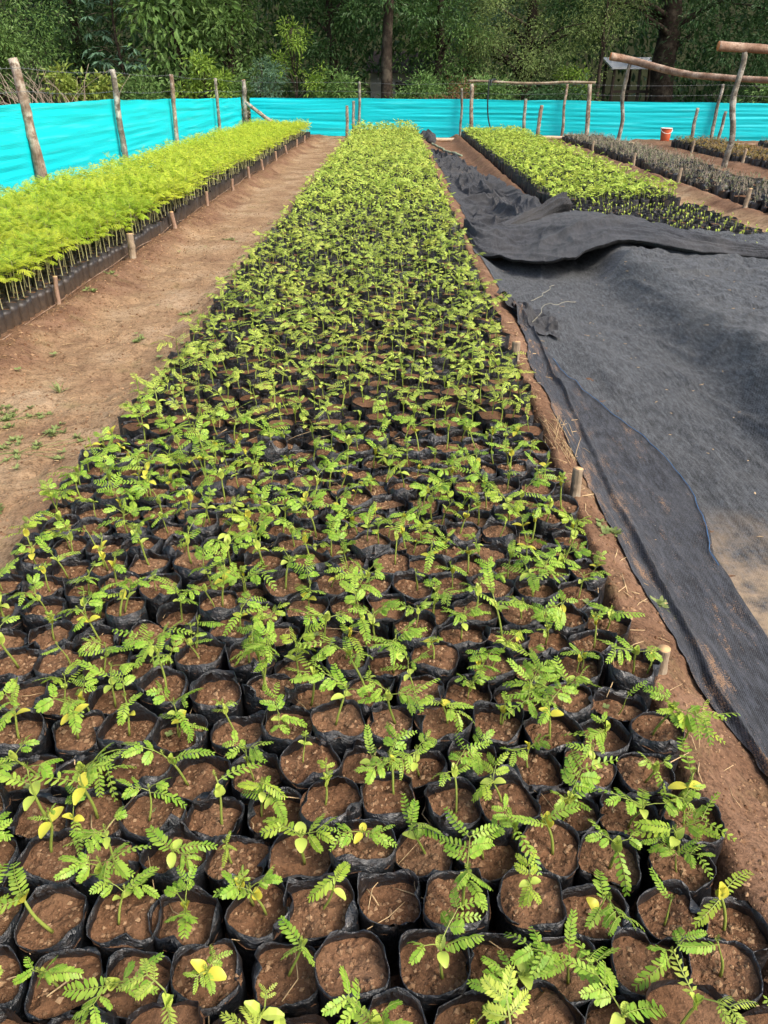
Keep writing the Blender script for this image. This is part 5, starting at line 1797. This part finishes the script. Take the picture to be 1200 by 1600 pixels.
# dead and dry brush
for x, y, n, H, m, lab in ((-10.55, 26.3, 90, 1.75, 'deadwood', 'tangle of bare dead branches behind the first fence post'), (-4.0, 27.8, 40, .8, 'deadwood', 'dry arching twigs behind the fence corner brace')):
    q = MB()
    for k in range(n):
        bx = rs.normal(0, .7)
        dx, dy = rs.normal(-.35, .6), rs.normal(0, .25)
        hh = H * rs.uniform(.4, 1.1)
        q.tube(catmull([(bx, rs.normal(0, .2), 0), (bx + dx * .5, dy * .5, hh * .65), (bx + dx * 1.2, dy, hh)], 8), np.linspace(.018, .004, 8) * rs.uniform(.5, 1.2), 4)
    ob('dead_brush', q, M[m], loc=(x, y, 0), label=lab, cat='dead branches')
tree('dry_bush', 'reddish dry bush behind the fence left of the crossbar frame', 'bush', 1.75, 27.2, 1.5, .03, [(0, 0, .95, .75, .4, .45), (-.5, 0, .7, .4, .3, .3)], 120, 14, .12, .03, M['f_dry'], .17, .2, 16, group='bushes beyond the fence', trunk_top=1.1)
# mass of forest farther in
fm = MB()
n = 46000
P = np.stack([rs.uniform(-30, 30, n), rs.uniform(34.5, 39.5, n), 9.5 * rs.random(n) ** .9], -1)
P[:, 1] += 1.2 * noise(P[:, 0] * .5, P[:, 2] * .5, 0, 4) - .8
keep = ~((P[:, 0] > 7.4) & (P[:, 0] < 10.6) & (P[:, 2] < 2.2) & (P[:, 1] < 37.5)) & ~((np.abs(P[:, 0] - .2) < 1.2) & (P[:, 2] < 1.9) & (P[:, 1] < 39))
P = P[keep]
D = rs.normal(0, .6, P.shape) + [0, -.6, -.5]
leaves(fm, P, D, rs.uniform(.25, .5, len(P)), rs.uniform(.1, .2, len(P)), rs)
ob('forest', fm, M['f_dark'], kind='stuff', smooth=False)
n = 9000
P = np.stack([rs.uniform(-22, 22, n), 27.6 + 7 * rs.random(n), .55 * rs.random(n) ** 1.5], -1)
ok = P[:, 1] > 27.4 - .2 * np.maximum(0, P[:, 0])
D = rs.normal(0, .6, P.shape) + [0, 0, .5]
uw = MB()
leaves(uw, P[ok], D[ok], rs.uniform(.12, .3, ok.sum()), rs.uniform(.04, .09, ok.sum()), rs)
ob('undergrowth', uw, M['f_dark'], kind='stuff', smooth=False)

# ------------------------------------------------------------------ hut and house behind the trees
sh = ob('shelter', None, loc=(8.95, 33.6, 0), label='small open shelter with a white sheet roof under the dark trees', cat='shelter')
q = MB()
q.box((-1.0, -.9, 0), (1.0, .9, .06), 0, rotx(.2), (0, 0, 2.0))
ob('roof', q, M['white_roof'], sh, smooth=False)
for a in (-.85, .1, .85):
    for b in (-.7, .7):
        q = MB()
        pole(q, (a, b, -.2), (a, b, 1.98 + .2 * b), .06, .055, rs, 8, 8)
        ob('post', q, [M['shed_wood'], M['cut']], sh)
q = MB()
for z in (.35, .7, 1.05):
    q.box((-.9, -.77, z), (.9, -.74, z + .09))
ob('railing', q, M['shed_wood'], sh, smooth=False)
hs_ = ob('white_house', None, loc=(.3, 38.5, 0), label='white house glimpsed through the leaves right of the straight trunk', cat='house')
ob('wall', MB().box((-1.4, 0, -.2), (1.6, 2.5, 1.75)), M['white_wall'], hs_, smooth=False)
q = MB()
q.add([[-1.6, -.25, 1.752], [1.8, -.25, 1.752], [1.8, 2.75, 1.752], [-1.6, 2.75, 1.752], [-1.6, 1.25, 2.6], [1.8, 1.25, 2.6]], [[0, 1, 5, 4], [2, 3, 4, 5]])
q.f.append((np.array([[0, 4, 3], [1, 2, 5]]), 0))
q.f.append((np.array([[0, 3, 2, 1]]), 0))
ob('roof', q, M['shed_wood'], hs_, smooth=False)
ob('window', MB().box((-.3, -.03, .7), (.5, -.003, 1.4)), M['glass'], hs_, smooth=False)
